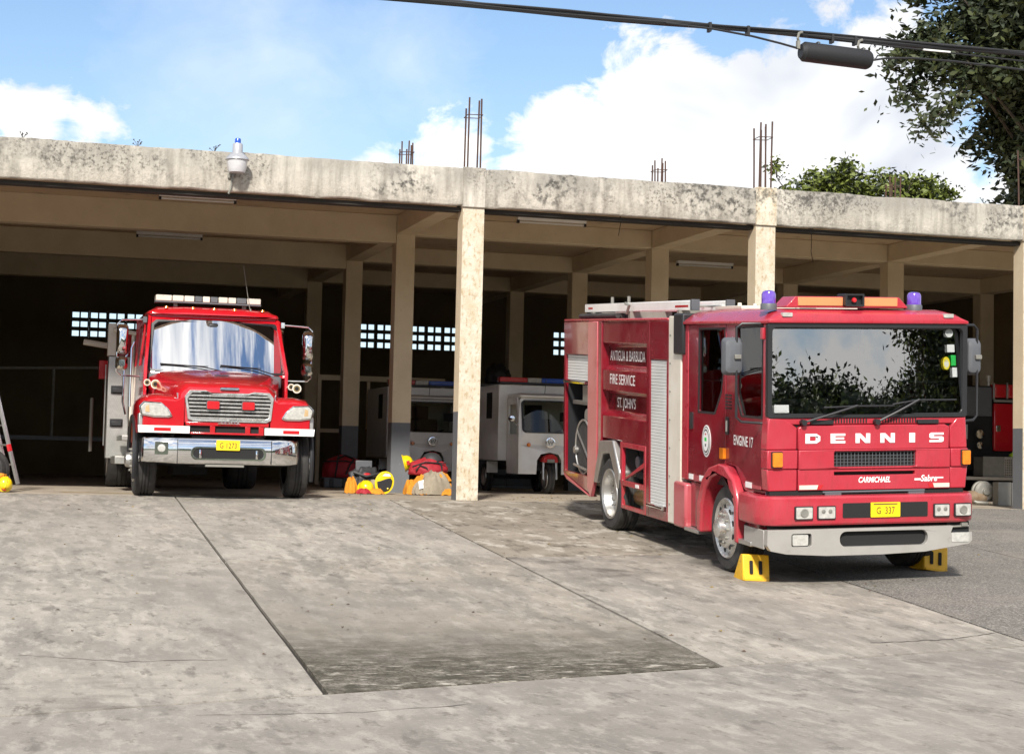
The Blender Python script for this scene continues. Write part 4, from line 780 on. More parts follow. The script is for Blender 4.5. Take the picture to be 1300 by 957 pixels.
    part('pump_unit', P().box(.15, .38, 2.85, 3.2, .85, 1.0).lathe([(.08, .12), (.08, .3)], (0, 3.4, .92), 'X', 14), 'greyp', .01)
    # roof ladder
    ld = part('ladder', P().box(.18, .24, 1.64, 5.87, 2.825, 2.94).box(.62, .68, 1.64, 5.87, 2.825, 2.94), 'white', .008)
    rg = MB(); k = 1.8
    while k < 5.8: MB().tube([(.24, k, 2.88), (.62, k, 2.88)], .016, 6).build('rung', 'alu', ld); k += .3
    MB().box(.16, .26, 1.58, 1.64, 2.82, 2.95).build('end_cap', 'greyp', ld, .004); MB().box(.6, .7, 1.58, 1.64, 2.82, 2.95).build('end_cap', 'greyp', ld, .004)
    MB().box(.178, .179, 1.75, 2.2, 2.86, 2.885).build('ladder_label', 'redlens', ld); MB().box(.178, .179, 5.5, 5.7, 2.87, 2.895).build('ladder_label', 'redlens', ld)
    br = MB()
    for y in (1.98, 3.8, 5.4): br.box(.15, .72, y, y + .08, 2.737, 2.825)
    for y in (4.3, 5.0): br.tube([(.3, y, 2.9), (.3, y, 3.03)], .022, 6)
    br.tube([(.12, 3.85, 2.80), (.12, 3.75, 2.9), (.12, 3.9, 2.93)], .02, 6)
    br.build('ladder_bracket', 'dullgrey', ld)
    hs = MB()
    for q in range(3): hs.tube([(.15 + .07 * q, 4.3, 2.775), (.15 + .07 * q, 5.95, 2.775)], .035, 8)
    part('suction_hose', hs, 'rubber')
    return th
fire_engine()

# yellow wheel chocks
def chock(loc, rot, lab):
    t = empty('wheel_chock', loc, label=lab, cat='wheel chock', group='yellow chocks at the front wheels'); t.rotation_euler = rot
    h = .145
    b = MB(); b.prism([(0, 0), (.36, 0), (.12, .275), (.05, .275)], [], lambda u, v, d: (d, u, v), -h, h); b.build('body', 'yellow', t, .012)
    for x in (-.055, .045):
        MB().prism(rrect(x - .018, x + .018, .07, .21, .012), [], lambda u, v, d: (u, v * .05 / .275 + d - .012, v), 0, .03).build('grip_slot', 'dark', t)
    MB().box(-.13, .13, -.012, .01, .0, .03).build('foot_lip', 'yellow', t, .004)
    return t
chock((7.60, 17.28, gz(7.6, 17.28)), (-.05, .03, -.10), 'yellow slotted wheel chock against the left front wheel of the flat fronted engine')
chock((9.86, 17.62, gz(9.86, 17.62)), (-.05, .13, -.02), 'tilted yellow wheel chock under the right front wheel, beside coarse asphalt')

# ------------------------------------------------------------------ left fire truck (bonneted, in its bay)
def bonnet_truck():
    th = empty('fire_truck', (3.04, 25.1, 0), label='glossy red bonneted fire truck with chrome grille and bumper, nose out of the left bay', cat='fire truck')
    def part(name, mb, m, bevel=0.0, parent=th, **k): return mb.build(name, m, parent, bevel, **k)
    P = lambda: MB()
    # bonnet
    hb = MB(); rings = []
    for y, w, zs, zt, ze in ((.17, .60, 1.40, 1.525, 1.50), (.20, .655, 1.43, 1.55, 1.53), (.34, .70, 1.48, 1.605, 1.585), (.8, .78, 1.53, 1.70, 1.66), (1.35, .88, 1.62, 1.785, 1.735), (1.86, .97, 1.72, 1.85, 1.80)):
        pr = [(-w - .03, 1.04), (-w, zs - .2), (-w + .01, zs), (-w * .82, ze), (-w * .45, zt - .01), (0, zt)]
        rings.append([(a + .02, y, b) for a, b in pr] + [(-a + .02, y, b) for a, b in pr[-2::-1]])
    hb.ring(rings, caps=True); bonnet = part('bonnet', hb, 'red2', angle=60)
    part('bonnet_handle', P().box(-.09, .11, .92, .96, 1.73, 1.745), 'black')
    # fenders
    for s in (-1, 1):
        fm = MB(); rings = []
        for y, top, ox in ((.14, 1.32, 1.13), (.17, 1.36, 1.17), (.25, 1.40, 1.205), (.42, 1.43, 1.225), (.6, 1.44, 1.235), (.8, 1.445, 1.24), (1.0, 1.445, 1.24), (1.2, 1.44, 1.235), (1.42, 1.42, 1.22), (1.56, 1.40, 1.2)):
            dz = .60 ** 2 - (y - .96) ** 2; zb = .52 + math.sqrt(dz) if dz > 0 else .88
            zb = max(.88, zb) if y < 1.4 else .75
            zb = min(zb, top - .17)
            pr = [(.60, 1.0), (.64, top - .06), (.74, top - .005), (.95, top), (ox - .09, top - .03), (ox - .02, top - .11), (ox, top - .17 if zb < top - .17 else zb + .001), (ox + .005, zb), (ox - .06, zb)]
            rings.append([(s * a + .02, y, b) for a, b in pr])
        fm.ring(rings, caps=False, closed=False)
        part('fender', fm, 'red2', angle=60)
        # front face of the fender
        part('fender_face', P().prism([(s * a + .02, b) for a, b in [(.60, .885), (1.155, .885), (1.165, 1.27), (1.10, 1.335), (.93, 1.345), (.72, 1.335), (.60, 1.40)]], [], XZ(.125), 0, .06), 'red2', .02)
        lip = MB(); lip.tube([(s * 1.245 + .02, .96 + .6 * math.cos(t), .52 + .6 * math.sin(t)) for t in [math.pi * (1.0 + .15 - 1.2 * k / 16) for k in range(17)]], .03, 6)
        part('arch_lip', lip, 'black')
        ext = MB(); ext.box(s * 1.19 + .02 - .03, s * 1.19 + .05, .16, .38, .88, 1.15); part('fender_edge', ext, 'alu', .012)
        hz = [(1.205, 1.25), (1.14, 1.318), (.90, 1.305), (.80, 1.22), (.74, 1.115), (.80, 1.095), (1.0, 1.095), (1.18, 1.125)]
        cx = sum(a for a, b in hz) / 8; cz = sum(b for a, b in hz) / 8
        off = .0 if s < 0 else .03
        hl = part('headlight', P().prism([(s * a + off, b) for a, b in hz], [], XZ(.095), 0, .05), 'chrome', .012)
        MB().prism([(s * (cx + (a - cx) * .90) + off, cz + (b - cz) * .86) for a, b in hz], [], XZ(.082), 0, .03).build('lens', 'lens', hl, .012)
        MB().prism([(s * a + off, b) for a, b in ((1.12, 1.17), (1.115, 1.25), (1.07, 1.27), (1.055, 1.16))], [], XZ(.079), 0, .01).build('amber_segment', 'lensam', hl, .004)
        ws = part('reflective_band', P().prism([(s * a + (.0 if s < 0 else .04), b) for a, b in ((.50, .885), (1.20, .885), (1.21, .985), (.50, .985))], [], XZ(.105), 0, .02), 'white', .003)
        MB().prism([(s * a + (.0 if s < 0 else .04), b) for a, b in ((.76, .91), (.99, .91), (.99, .958), (.76, .958))], [], XZ(.101), 0, .005).build('red_reflector', 'redlens', ws)
        MB().tube([(s * .67 + .02, .30, 1.33), (s * .69 + .02, .30, 1.45)], .016, 8).build('bonnet_latch', 'chrome', th)
        # air horns
        for q, (hx, r_, zz) in enumerate(((.885, .068, 1.60), (1.0, .05, 1.625))):
            hx = hx if s < 0 else hx + .30
            if s > 0 and q == 1: hx = 1.11
            hn = MB(); hn.lathe([(r_, 0), (r_ * .98, .012), (r_ * .55, .05), (.02, .14), (.02, .35), (.001, .36)], (s * hx, 1.42 + .06 * q, zz), 'Y', 20); hh = part('air_horn', hn, 'offwhite')
            MB().lathe([(r_ * .45, -.002), (.001, -.001)], (s * hx, 1.42 + .06 * q, zz), 'Y', 14).build('horn_mouth', 'dark', hh)
            MB().lathe([(r_ * .74, -.001), (r_ * .46, -.0015)], (s * hx, 1.42 + .06 * q, zz), 'Y', 18).build('horn_bell', 'brass', hh)
    # grille
    gpoly = [(-.58, 1.40), (-.52, 1.485), (-.30, 1.49), (-.22, 1.46), (.30, 1.46), (.38, 1.485), (.60, 1.475), (.655, 1.40), (.625, 1.09), (.56, 1.055), (-.46, 1.055), (-.535, 1.09)]
    def inset(p, d):
        cx = .04; cz = 1.27; return [(a - math.copysign(d, a - cx), b - math.copysign(d, b - cz)) for a, b in p]
    gr = part('grille', P().prism(gpoly, [inset(gpoly, .035)], XZ(.10), 0, .08), 'steel', .012)
    MB().prism(inset(gpoly, .02), [], XZ(.16), 0, .01).build('grille_backing', 'dark', gr)
    for k in range(7):
        z = 1.105 + k * .052; t = (z - 1.09) / .31
        MB().prism([(0, -.006), (.012, -.015), (.035, -.015), (.035, .015), (.012, .015), (0, .006)], [], lambda u, v, d: (d, .112 + u, z + v), -.535 - .03 * t + .03, .625 + .025 * t - .03).build('grille_bar', 'steel', gr)
    part('front_rail', P().box(-.56, .60, .12, .2, .995, 1.05), 'red2', .01)
    part('lower_rail', P().box(-.49, .53, .11, .2, .875, .905), 'red2', .008)
    part('intake_gap', P().box(-.5, .56, .17, .2, .86, 1.0), 'dark')
    for x in (-.22, .27, .46): part('rail_bracket', P().box(x, x + .07, .12, .17, .905, .995), 'red2', .004)
    for x in (-.195, .295):
        rl = part('grille_flasher', P().prism(rrect(x - .09, x + .09, 1.225, 1.345, .02), [], XZ(.055), 0, .06), 'greyp', .006)
        MB().prism(rrect(x - .085, x + .085, 1.23, 1.34, .02), [], XZ(.035), 0, .03).build('lens', 'redlens', rl, .016)
    part('maker_badge', P().prism(rrect(-.10, .17, 1.50, 1.54, .02), [], XZ(.135), 0, .03), 'chrome', .008)
    sc = MB(); sc.tube([(-.12 + .014 * k, .09, 1.04 + .014 * math.sin(k * 1.9)) for k in range(22)], .006, 5); sc.tube([(-.12, .09, 1.028), (.19, .09, 1.03)], .004, 5); part('script_badge', sc, 'chrome')
    # bumper
    rings = []
    for x, y in ((-1.165, .42), (-1.16, .22), (-1.12, .12), (-.95, .035), (-.66, .0), (-.655, .0), (.0, -.02), (.62, .0), (.625, .0), (.85, .035), (1.0, .12), (1.045, .22), (1.05, .42)):
        e = .0 if abs(x) < .9 else .015
        rings.append([(x, y + .05, .465 + e), (x, y + .025, .475 + e), (x, y - .004, .56), (x, y - .014, .65), (x, y - .006, .73), (x, y + .012, .79), (x, y + .035, .815), (x, y + .06, .81), (x, y + .06, .47 + e)])
    bm_ = MB(); bm_.ring(rings); bp = part('bumper', bm_, 'chrome', angle=40)
    MB().prism(rrect(-.46, .52, .54, .685, .06), [], XZ(-.037), 0, .03).build('bumper_slot', 'dark', bp)
    MB().prism(rrect(-.49, .55, .52, .705, .08, 6), [rrect(-.455, .515, .545, .68, .06, 6)], XZ(-.048), 0, .03).build('slot_trim', 'chrome', bp, .008)
    for x in (-.67, .63): MB().box(x - .004, x + .004, -.017, .05, .475, .80).build('bumper_seam', 'dark', bp)
    tl = part('bumper_light', P().prism(rrect(-.98, -.80, .585, .76, .01), [], XZ(-.03), 0, .09), 'chrome', .008)
    MB().lathe([(.055, -.045), (.05, -.055), (.028, -.06), (.001, -.055)], (-.89, 0, .672), 'Y', 20).build('lens', 'lens', tl)
    for x in (-.36, .42): part('tow_hook', P().tube([(x, -.045, .66), (x, -.06, .60), (x, -.045, .55)], .018, 6), 'chrome')
    pl = part('number_plate', P().prism(rrect(-.145, .18, .66, .80, .008), [], XZ(-.062), 0, .012), 'platey', .002)
    text('lettering', 'G 1273', 'inkdark', pl, lambda u, v, d: (-.10 + u, -.0635, .69 + v), .075, .235, bold=.006)
    part('under_plate', P().box(-.28, .25, .0, .1, .43, .462), 'dullgrey')
    # cab shell
    yb = 4.1
    for s in (-1, 1):
        x = s * 1.07 + .04
        fn = lambda u, v, d, x=x, s=s: (x - s * (max(0, v - 1.85) * .10) - s * d, u, v)
        wA = [(2.13, 2.02), (2.55, 2.57), (2.95, 2.58), (2.95, 1.92), (2.2, 1.92)]; wB = [(3.15, 2.58), (3.95, 2.58), (3.95, 1.95), (3.15, 1.95)]
        side = part('cab_side', P().prism([(1.80, 1.2), (1.80, 1.84), (2.36, 2.66), (2.55, 2.74), (yb, 2.74), (yb, .75), (1.6, .75), (1.6, 1.2)], [wA, wB], fn, 0, .05), 'red2', .01)
        for w in (wA, wB): MB().prism(w, [], fn, .02, .025).build('window_pane', 'glass3', side)
        MB().tube([(x + s * .06, 3.05, 2.3), (x + s * .1, 3.05, 2.2), (x + s * .1, 3.05, 1.3)], .016, 6).build('grab_rail', 'chrome', side)
        MB().tube([(x + s * .05, 4.05, 2.2), (x + s * .14, 4.0, 2.1), (x + s * .15, 4.0, 1.4), (x + s * .1, 4.0, 1.2)], .016, 6).build('grab_rail', 'chrome', side)
    # pillar frame with the windscreen opening, raked
    def raked(u, v, d): # u = x, v = 0..1 up the screen
        return (u, 1.86 + .40 * v + .16 * ((u - .04) / 1.0) ** 2 + d * .9, 1.80 + .88 * v - d * .42)
    o_ = [(-1.02, -.04), (1.13, -.04), (1.13, .05), (1.06, .97), (.98, 1.05), (-.86, 1.05), (-.94, .97), (-1.02, .05)]
    h_ = [(-.93, .03), (.0, .012), (.10, .012), (1.055, .03), (1.08, .10), (1.02, .84), (.95, .905), (.5, .925), (-.4, .925), (-.82, .905), (-.885, .84), (-.95, .10)]
    part('windscreen_surround', P().prism(o_, [h_], raked, 0, .06), 'red2', .01)
    part('windscreen_seal', P().prism([(.04 + (a - .04) * 1.012, .47 + (b - .47) * 1.03) for a, b in h_], [[(.04 + (a - .04) * .975, .47 + (b - .47) * .955) for a, b in h_]], raked, -.008, .04), 'black')
    wsm = MB(); wsm.grid(16, 8, lambda u, v: raked(-.97 + 2.07 * u, .005 + .93 * v, .012)); part('windscreen', wsm, 'glass2')
    for a, b, c in ((-.78, -.18, .35), (.10, .62, 1.0)):
        part('wiper', P().tube([raked(a, .14, -.02), raked(b, .10, -.03), raked(c, -.02, -.03)], .009, 5).tube([raked(a, .13, -.012), raked(b + .1, .115, -.012)], .007, 5), 'black')
    # roof
    rf = MB(); rings = []
    for y, zt, w in ((2.34, 2.715, .90), (2.36, 2.76, .93), (2.42, 2.805, .96), (2.6, 2.845, .97), (3.2, 2.86, .975), (4.1, 2.85, .975)):
        rings.append([(-w - .04 + .04, y, 2.69), (-w - .02 + .04, y, 2.74 if zt > 2.74 else zt), (-w + .12 + .04, y, zt - .02), (-.4, y, zt), (.48, y, zt), (w - .12 + .04, y, zt - .02), (w + .02 + .04, y, 2.74 if zt > 2.74 else zt), (w + .04 + .04, y, 2.69)])
    rf.ring(rings); roof = part('roof', rf, 'red2', .012, angle=45)
    for x in (-.70, -.30, .02, .33, .76):
        ml = MB(); ml.lathe([(.03, 0), (.022, .03), (.001, .035)], (x + .02, 2.42, 2.795), 'Z', 12); ml.build('marker_lamp', 'amber', roof)
    part('sun_visor_mount', P().box(-.07, .09, 2.2, 2.26, 2.44, 2.58), 'black', .03)
    # rear of cab, interior
    part('cab_rear_wall', P().box(-1.0, 1.06, yb - .05, yb, .9, 2.72), 'red2')
    part('cab_floor', P().box(-1.0, 1.06, 1.7, yb, .95, 1.05), 'dark')
    part('dashboard', P().box(-.95, 1.02, 1.86, 2.3, 1.6, 1.79), 'greyp', .03)
    for x in (-.5, .6): part('seat', P().box(x - .25, x + .25, 2.7, 3.2, 1.3, 1.5).box(x - .25, x + .25, 3.1, 3.25, 1.5, 2.2), 'seat', .04)
    # light bar
    lb = part('light_bar', P().box(-.83, .78, 2.62, 2.9, 2.90, 2.925), 'greyp')
    xs = [-.83, -.58, -.40, -.24, -.12, 0.0, .12, .27, .40, .56, .78]
    for k in range(10): MB().box(xs[k] + .006, xs[k + 1] - .006, 2.61, 2.91, 2.922, 3.012).build('lens', 'greyp' if k in (3, 5, 8) else 'offwhite', lb, .01)
    for x in (-.55, .5): MB().box(x, x + .06, 2.7, 2.8, 2.85, 2.90).build('bar_foot', 'dullgrey', lb)
    part('antenna', P().tube([(.60, 2.46, 2.78), (.57, 2.5, 2.95), (.48, 2.55, 3.52)], .006, 5, .003).lathe([(.02, 2.75), (.012, 2.84)], (.60, 2.46, 0), 'Z', 10), 'dullgrey')
    # mirrors
    for s in (-1, 1):
        xo = -1.40 if s < 0 else 1.53; xi = -1.0 if s < 0 else 1.08
        ar = part('mirror_arm', P().tube([(xi, 2.34, 2.60), (xo - s * .06, 2.28, 2.58), (xo, 2.25, 2.52), (xo, 2.25, 1.80), (xo - s * .06, 2.26, 1.745), (xi, 2.30, 1.74)], .014, 8), 'chrome')
        mh = MB(); rings = []
        for dy, sc in ((-.12, .55), (-.09, .85), (-.04, 1), (.0, 1), (.01, .92)): rings.append([(xo - s * .07 + a * sc, 2.22 + dy, 2.29 + b * sc) for a, b in rrect(-.085, .085, -.22, .22, .05, 4)])
        mh.ring(rings); mh.build('mirror_head', 'chrome', ar)
        mh = MB(); rings = []
        for dy, sc in ((-.12, .5), (-.09, .85), (-.03, 1), (.0, 1), (.01, .92)): rings.append([(xo - s * .07 + a * sc, 2.22 + dy, 1.925 + b * sc) for a, b in rrect(-.09, .09, -.105, .105, .06, 4)])
        mh.ring(rings); mh.build('convex_mirror', 'chrome', ar)
        MB().box(xi - .03, xi + .03, 2.28, 2.36, 2.55, 2.64).box(xi - .05, xi + .03, 2.26, 2.36, 1.68, 1.80).build('mirror_bracket', 'chrome' if s > 0 else 'greyp', ar, .006)
    # chassis, wheels
    part('chassis', P().box(-.45, .55, .2, 8.8, .5, .85).box(-.9, 1.0, 4.3, 8.6, .55, .9).tube([(-.9, .96, .5), (1.0, .96, .5)], .07, 8).box(-.35, .35, .6, 1.6, .42, .7).box(-.25, .30, 5, 6, .25, .5), 'black')
    for s in (-1, 1):
        wheel(th, s * 1.075 + .03, .96, .5, .29, s, .30, 'front', 'alu'); wheel(th, s * 1.02 + .02, 6.6, .5, .5, s, .30, 'dish', 'alu')
    part('inner_arch', P().box(-1.0, 1.05, .3, 1.6, 1.02, 1.06).box(-.75, -.7, .2, 1.6, .5, 1.05).box(.78, .82, .2, 1.6, .5, 1.05), 'dark')
    # body behind the cab
    part('body', P().box(-1.24, 1.28, 4.6, 8.9, .62, 2.55), 'red2', .02)
    pp = part('pump_panel', P().box(-1.40, -1.06, 4.30, 4.58, .50, 2.13), 'plate', .008)
    dm = MB()
    for a in range(9):
        for b in range(46):
            x = -1.385 + a * .037 + (.018 if b % 2 else 0); z = .53 + b * .0345
            if x < -1.08: dm.add([(x - .011, 4.298, z), (x, 4.2945, z - .005), (x + .011, 4.298, z), (x, 4.2945, z + .005)], [(0, 1, 2, 3)])
    tag(dm.build('tread_pattern', 'alu', pp), kind='stuff')
    for z in (1.02, 1.55): MB().box(-1.33, -1.17, 4.24, 4.30, z, z + .07).box(-1.35, -1.15, 4.27, 4.298, z - .02, z + .11).build('folding_step', 'black', pp, .008)
    MB().box(-1.42, -1.29, 4.32, 4.5, 2.14, 2.66).build('panel_top', 'offwhite', pp, .006)
    MB().tube([(-1.03, 4.2, .8), (-1.03, 4.2, 2.5)], .03, 8).tube([(-.99, 4.15, 2.5), (-1.35, 4.15, 2.55)], .035, 8).build('stand_pipe', 'offwhite', pp)
    MB().tube([(-1.43, 4.45, .7), (-1.43, 4.45, 2.0)], .012, 6).build('hand_rail', 'alu', pp)
    part('running_board', P().box(-1.32, -.95, 3.2, 4.25, .42, .54).box(-1.25, -.95, 2.8, 4.1, .78, .86), 'plate', .008)
    part('rear_lamp', P().box(-1.5, -1.3, 5.2, 5.5, 1.8, 2.1), 'redlens'); part('warning_arm', P().tube([(-1.75, 5.6, 2.42), (-1.3, 5.6, 2.36)], .05, 8), 'offwhite'); part('rear_rail', P().tube([(-1.56, 6.0, .6), (-1.56, 6.0, 1.5)], .03, 8), 'dullgrey')
    return th
bonnet_truck()

# ------------------------------------------------------------------ white three wheelers
def trike():
    t = empty('three_wheeler')
    def part(name, mb, m, bevel=0.0, parent=t, **k): return mb.build(name, m, parent, bevel, **k)
    P = lambda: MB()
    # local: x right, y back, front of the cab at y=0, centre x=0, half width .58
    rings = []
    for y, w, zt, zb in ((.0, .50, 1.08, .36), (-.03, .53, .95, .36)):
        pass
    shell = MB()
    def loop(w, z0, z1, rc, y, top=0): return [(a, y + (.10 * (b - 1.1) if b > 1.1 else 0), b) for a, b in [(-w, z0), (w, z0), (w, z1 - rc), (w - rc * .3, z1 - rc * .3), (w - rc, z1), (-w + rc, z1), (-w + rc * .3, z1 - rc * .3), (-w, z1 - rc)]]
    win = rrect(-.50, .50, 1.135, 1.715, .07)
    arch = [(.24, .36), (.235, .62), (.17, .73), (0, .765), (-.17, .73), (-.235, .62), (-.24, .36)]
    outer = [(-.56, .36)] + [(a, b) for a, b in arch[::-1]] + [(.56, .36), (.575, .9), (.56, 1.5), (.53, 1.74), (.45, 1.80), (-.45, 1.80), (-.53, 1.74), (-.56, 1.5), (-.575, .9)]
    curve = lambda u, v, d: (u, d + .13 * (u / .57) ** 2 + (.22 * (v - 1.1) if v > 1.1 else .05 * (1.1 - v) ** 2), v)
    part('front_shell', P().prism(outer, [win], curve, 0, .04), 'white', .012)
    part('windscreen_seal', P().prism(rrect(-.515, .515, 1.12, 1.73, .08), [rrect(-.485, .485, 1.15, 1.70, .06)], curve, -.012, .02), 'black')
    wm = MB(); wm.grid(10, 5, lambda u, v: curve(-.5 + u, 1.13 + .58 * v, .012)); part('windscreen', wm, 'glass3')
    for s in (-1, 1):
        part('cab_side', P().prism([(.15, .36), (.95, .36), (.95, 1.78), (.32, 1.78), (.14, 1.1)], [[(.30, 1.1), (.85, 1.1), (.85, 1.65), (.40, 1.65)]], lambda u, v, d, s=s: (s * (.565 - d), u, v), 0, .03), 'white', .008)
        part('indicator', P().lathe([(.04, -.01), (.03, -.03), (.001, -.035)], (s * .395, .07, .90), 'Y', 16), 'amber')
        m = part('side_mirror', P().lathe([(.001, -.06), (.05, -.05), (.065, 0), (.04, .07), (.001, .08)], (s * .70, .2, 1.38), 'Y', 14).tube([(s * .57, .2, 1.25), (s * .68, .2, 1.36)], .012, 6), 'chrome')
    part('cab_roof', P().prism([(.18, 1.77), (1.0, 1.77), (1.0, 1.86), (.30, 1.86), (.12, 1.81)], [], lambda u, v, d: (d, u, v), -.56, .56), 'white', .03)
    bd = part('front_badge', P().lathe([(.095, .02), (.095, -.012), (.08, -.016)], (0, 0, .945), 'Y', 24), 'chrome')
    MB().lathe([(.075, -.018), (.001, -.02)], (0, 0, .945), 'Y', 20).build('badge_face', 'white', bd)
    MB().tube([(-.05, -.024, .98), (-.025, -.024, .91), (0, -.024, .97), (.025, -.024, .91), (.05, -.024, .98)], .01, 5).build('badge_mark', 'dullgrey', bd)
    fk = part('front_fork', P().tube([(-.12, .02, .66), (-.125, -.02, .27)], .025, 8).tube([(.12, .02, .66), (.125, -.02, .27)], .025, 8), 'alu')
    MB().prism([(-.16, .58), (.16, .58), (.14, .68), (.06, .735), (-.06, .735), (-.14, .68)], [], XZ(-.05), 0, .3).build('mudguard', 'redlens', fk, .03)
    MB().box(-.07, .07, -.07, -.03, .58, .64).build('fork_clamp', 'dullgrey', fk)
    wheel(t, 0, .1, .285, .12, -1, .17, 'dish', 'alu', hub=False)
    for s in (-1, 1): wheel(t, s * .52, 2.5, .28, .13, s, .17, 'dish', 'alu', hub=False); part('mud_flap', P().box(s * .55 - .11, s * .55 + .11, 2.02, 2.04, .36, .58), 'white')
    bx = part('cargo_box', P().box(-.72, .72, 1.04, 3.1, .60, 2.04), 'white', .02)
    MB().box(-.724, -.719, 1.5, 1.9, 1.4, 1.9).build('box_window', 'dark', bx)
    part('chassis', P().box(-.35, .35, .3, 3.0, .42, .58).tube([(-.5, 2.5, .28), (.5, 2.5, .28)], .04, 8), 'black')
    lb = part('light_bar', P().box(-.68, .68, 1.1, 1.25, 2.06, 2.10), 'black')
    for a, b, m in ((-.70, -.14, 'redlens'), (-.14, .14, 'lens'), (.14, .70, 'blue')): MB().box(a + .004, b - .004, 1.08, 1.28, 2.095, 2.185).build('lens', m, lb, .012)
    part('antenna', P().tube([(-.02, .35, 1.86), (.0, .35, 2.12)], .006, 5), 'black')
    part('seat', P().box(-.3, .3, .55, .9, .7, .95).box(-.3, .3, .88, .98, .95, 1.4), 'seat', .04)
    part('cab_back', P().box(-.55, .55, 1.0, 1.03, .5, 1.78).box(-.26, .14, .985, 1.0, 1.35, 1.7), ['offwhite'])
    part('back_window', P().box(-.22, .12, .975, .99, 1.40, 1.66), 'dark', .0)
    part('handlebar', P().tube([(-.3, .35, 1.18), (0, .28, 1.1), (.3, .35, 1.18)], .014, 6).tube([(0, .28, 1.1), (0, .1, .7)], .025, 6).box(.28, .48, .3, .34, 1.35, 1.52), 'black')
    return t
tr = trike(); tr.location = (9.80, 31.75, 0)
tag(tr, 'white three wheeled van with red and blue roof bar behind the flat fronted engine', 'three wheeler', 'white three wheelers inside the garage')
tr2 = dup(tr); tr2.location = (8.24, 34.55, 0)
tag(tr2, 'white three wheeled van half hidden behind the central column and heaped jackets', 'three wheeler', 'white three wheelers inside the garage')

# ------------------------------------------------------------------ third fire truck, side seen at the right
def side_truck():
    t = empty('fire_truck', (19.0, 32.9, 0), label='partly hidden dark red fire truck with grey body panels beside the right column', cat='fire truck')
    def part(name, mb, m, bevel=0.0, **k): return mb.build(name, m, t, bevel, **k)
    P = lambda: MB()
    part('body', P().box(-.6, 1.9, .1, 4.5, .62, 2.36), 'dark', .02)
    part('locker_panel', P().box(.05, .69, .03, .09, 1.73, 2.33), 'greyp', .006)
    part('locker_door', P().box(.73, 1.42, .0, .08, 1.02, 2.0), 'red2', .015)
    part('door_latch', P().box(.77, .87, -.02, .0, 1.42, 1.55), 'chrome', .006)
    part('roof_box', P().box(.72, 1.00, -.03, .3, 2.12, 2.40).box(1.03, 1.5, -.03, .3, 2.12, 2.40), 'redlens', .03)
    part('trim_bar', P().box(.69, .72, -.04, 0, 2.08, 2.42).box(1.0, 1.03, -.04, 0, 2.1, 2.44).box(.72, 1.5, -.02, .02, 2.03, 2.08), 'alu', .004)
    part('marker_post', P().tube([(.65, .1, 2.36), (.65, .1, 2.46)], .03, 8).tube([(.65, .1, 2.46), (.65, .1, 2.58)], .045, 10), 'lens')
    g = MB(); g.lathe([(.10, -.05), (.09, -.08), (.001, -.09)], (.36, 0, 1.36), 'Y', 18); g.lathe([(.08, -.05), (.07, -.08), (.001, -.09)], (.36, 0, 1.13), 'Y', 18); part('pressure_gauge', g, 'chrome')
    part('gauge_plate', P().box(.0, .1, -.03, .0, 1.25, 1.55), 'dash')
    part('tail_board', P().box(-.2, 1.1, -.5, .1, .42, .49), 'alu', .006)
    wheel(t, .0, 2.2, .5, .3, -1, .3, 'dish', 'alu', hub=False)
    mf = part('mud_guard', P().tube([(1.20, -.1, .7), (1.27, -.12, .95), (1.33, -.1, 1.2)], .025, 6), 'dullgrey')
    return t
side_truck()
bk = empty('tool_basket', (19.55, 32.6, .49), label='grey perforated basket resting on the tail board of the partly hidden truck', cat='basket')
MB().prism(rect(-.32, .17, 0, .41), [], XZ(-.12), 0, .012).build('front_panel', 'dullgrey', bk)
pc = MB(); pc.prism(rect(.172, .37, .01, .41), [rect(.19 + .045 * (k % 4), .215 + .045 * (k % 4), .03 + .05 * (k // 4), .055 + .05 * (k // 4)) for k in range(28)], XZ(-.115), 0, .012); pc.build('perforated_panel', 'alu', bk)
MB().box(-.32, .37, -.10, .25, 0, .02).box(-.32, -.3, -.1, .25, 0, .4).build('tray', 'dullgrey', bk)

def lump(name, m, loc, size, seed, amp=.22, freq=2.2, parent=None, rot=0.0, sub=4, flat=True):
    bm = bmesh.new(); bmesh.ops.create_icosphere(bm, subdivisions=sub, radius=1)
    for v in bm.verts:
        p = v.co.copy(); q = noise.noise(p * freq + Vector((seed, seed * 2, 0))) * amp + noise.noise(p * freq * 2.7 + Vector((seed, 0, 5))) * amp * .55 + .45 * amp * (1 - 2.2 * abs(noise.noise(p * freq * 1.5 + Vector((0, seed, 2)))))
        p *= 1 + q
        if flat: p.z = max(p.z, -.45)
        v.co = Vector((p.x * size[0], p.y * size[1], (p.z + (.45 if flat else 0)) * size[2]))
    me = bpy.data.meshes.new(name); bm.to_mesh(me); bm.free(); me.materials.append(M[m]); me.polygons.foreach_set('use_smooth', [True] * len(me.polygons))
    o = bpy.data.objects.new(name, me); COL.objects.link(o); o.location = loc; o.rotation_euler = (0, 0, rot)
    if parent: o.parent = parent
    return o
lump('lime_glove', 'lime', (19.98, 32.5, .90), (.1, .09, .07), 5, .4); tag(bpy.context.scene.objects['lime_glove'], 'crumpled lime green glove on top of the perforated basket', 'glove')
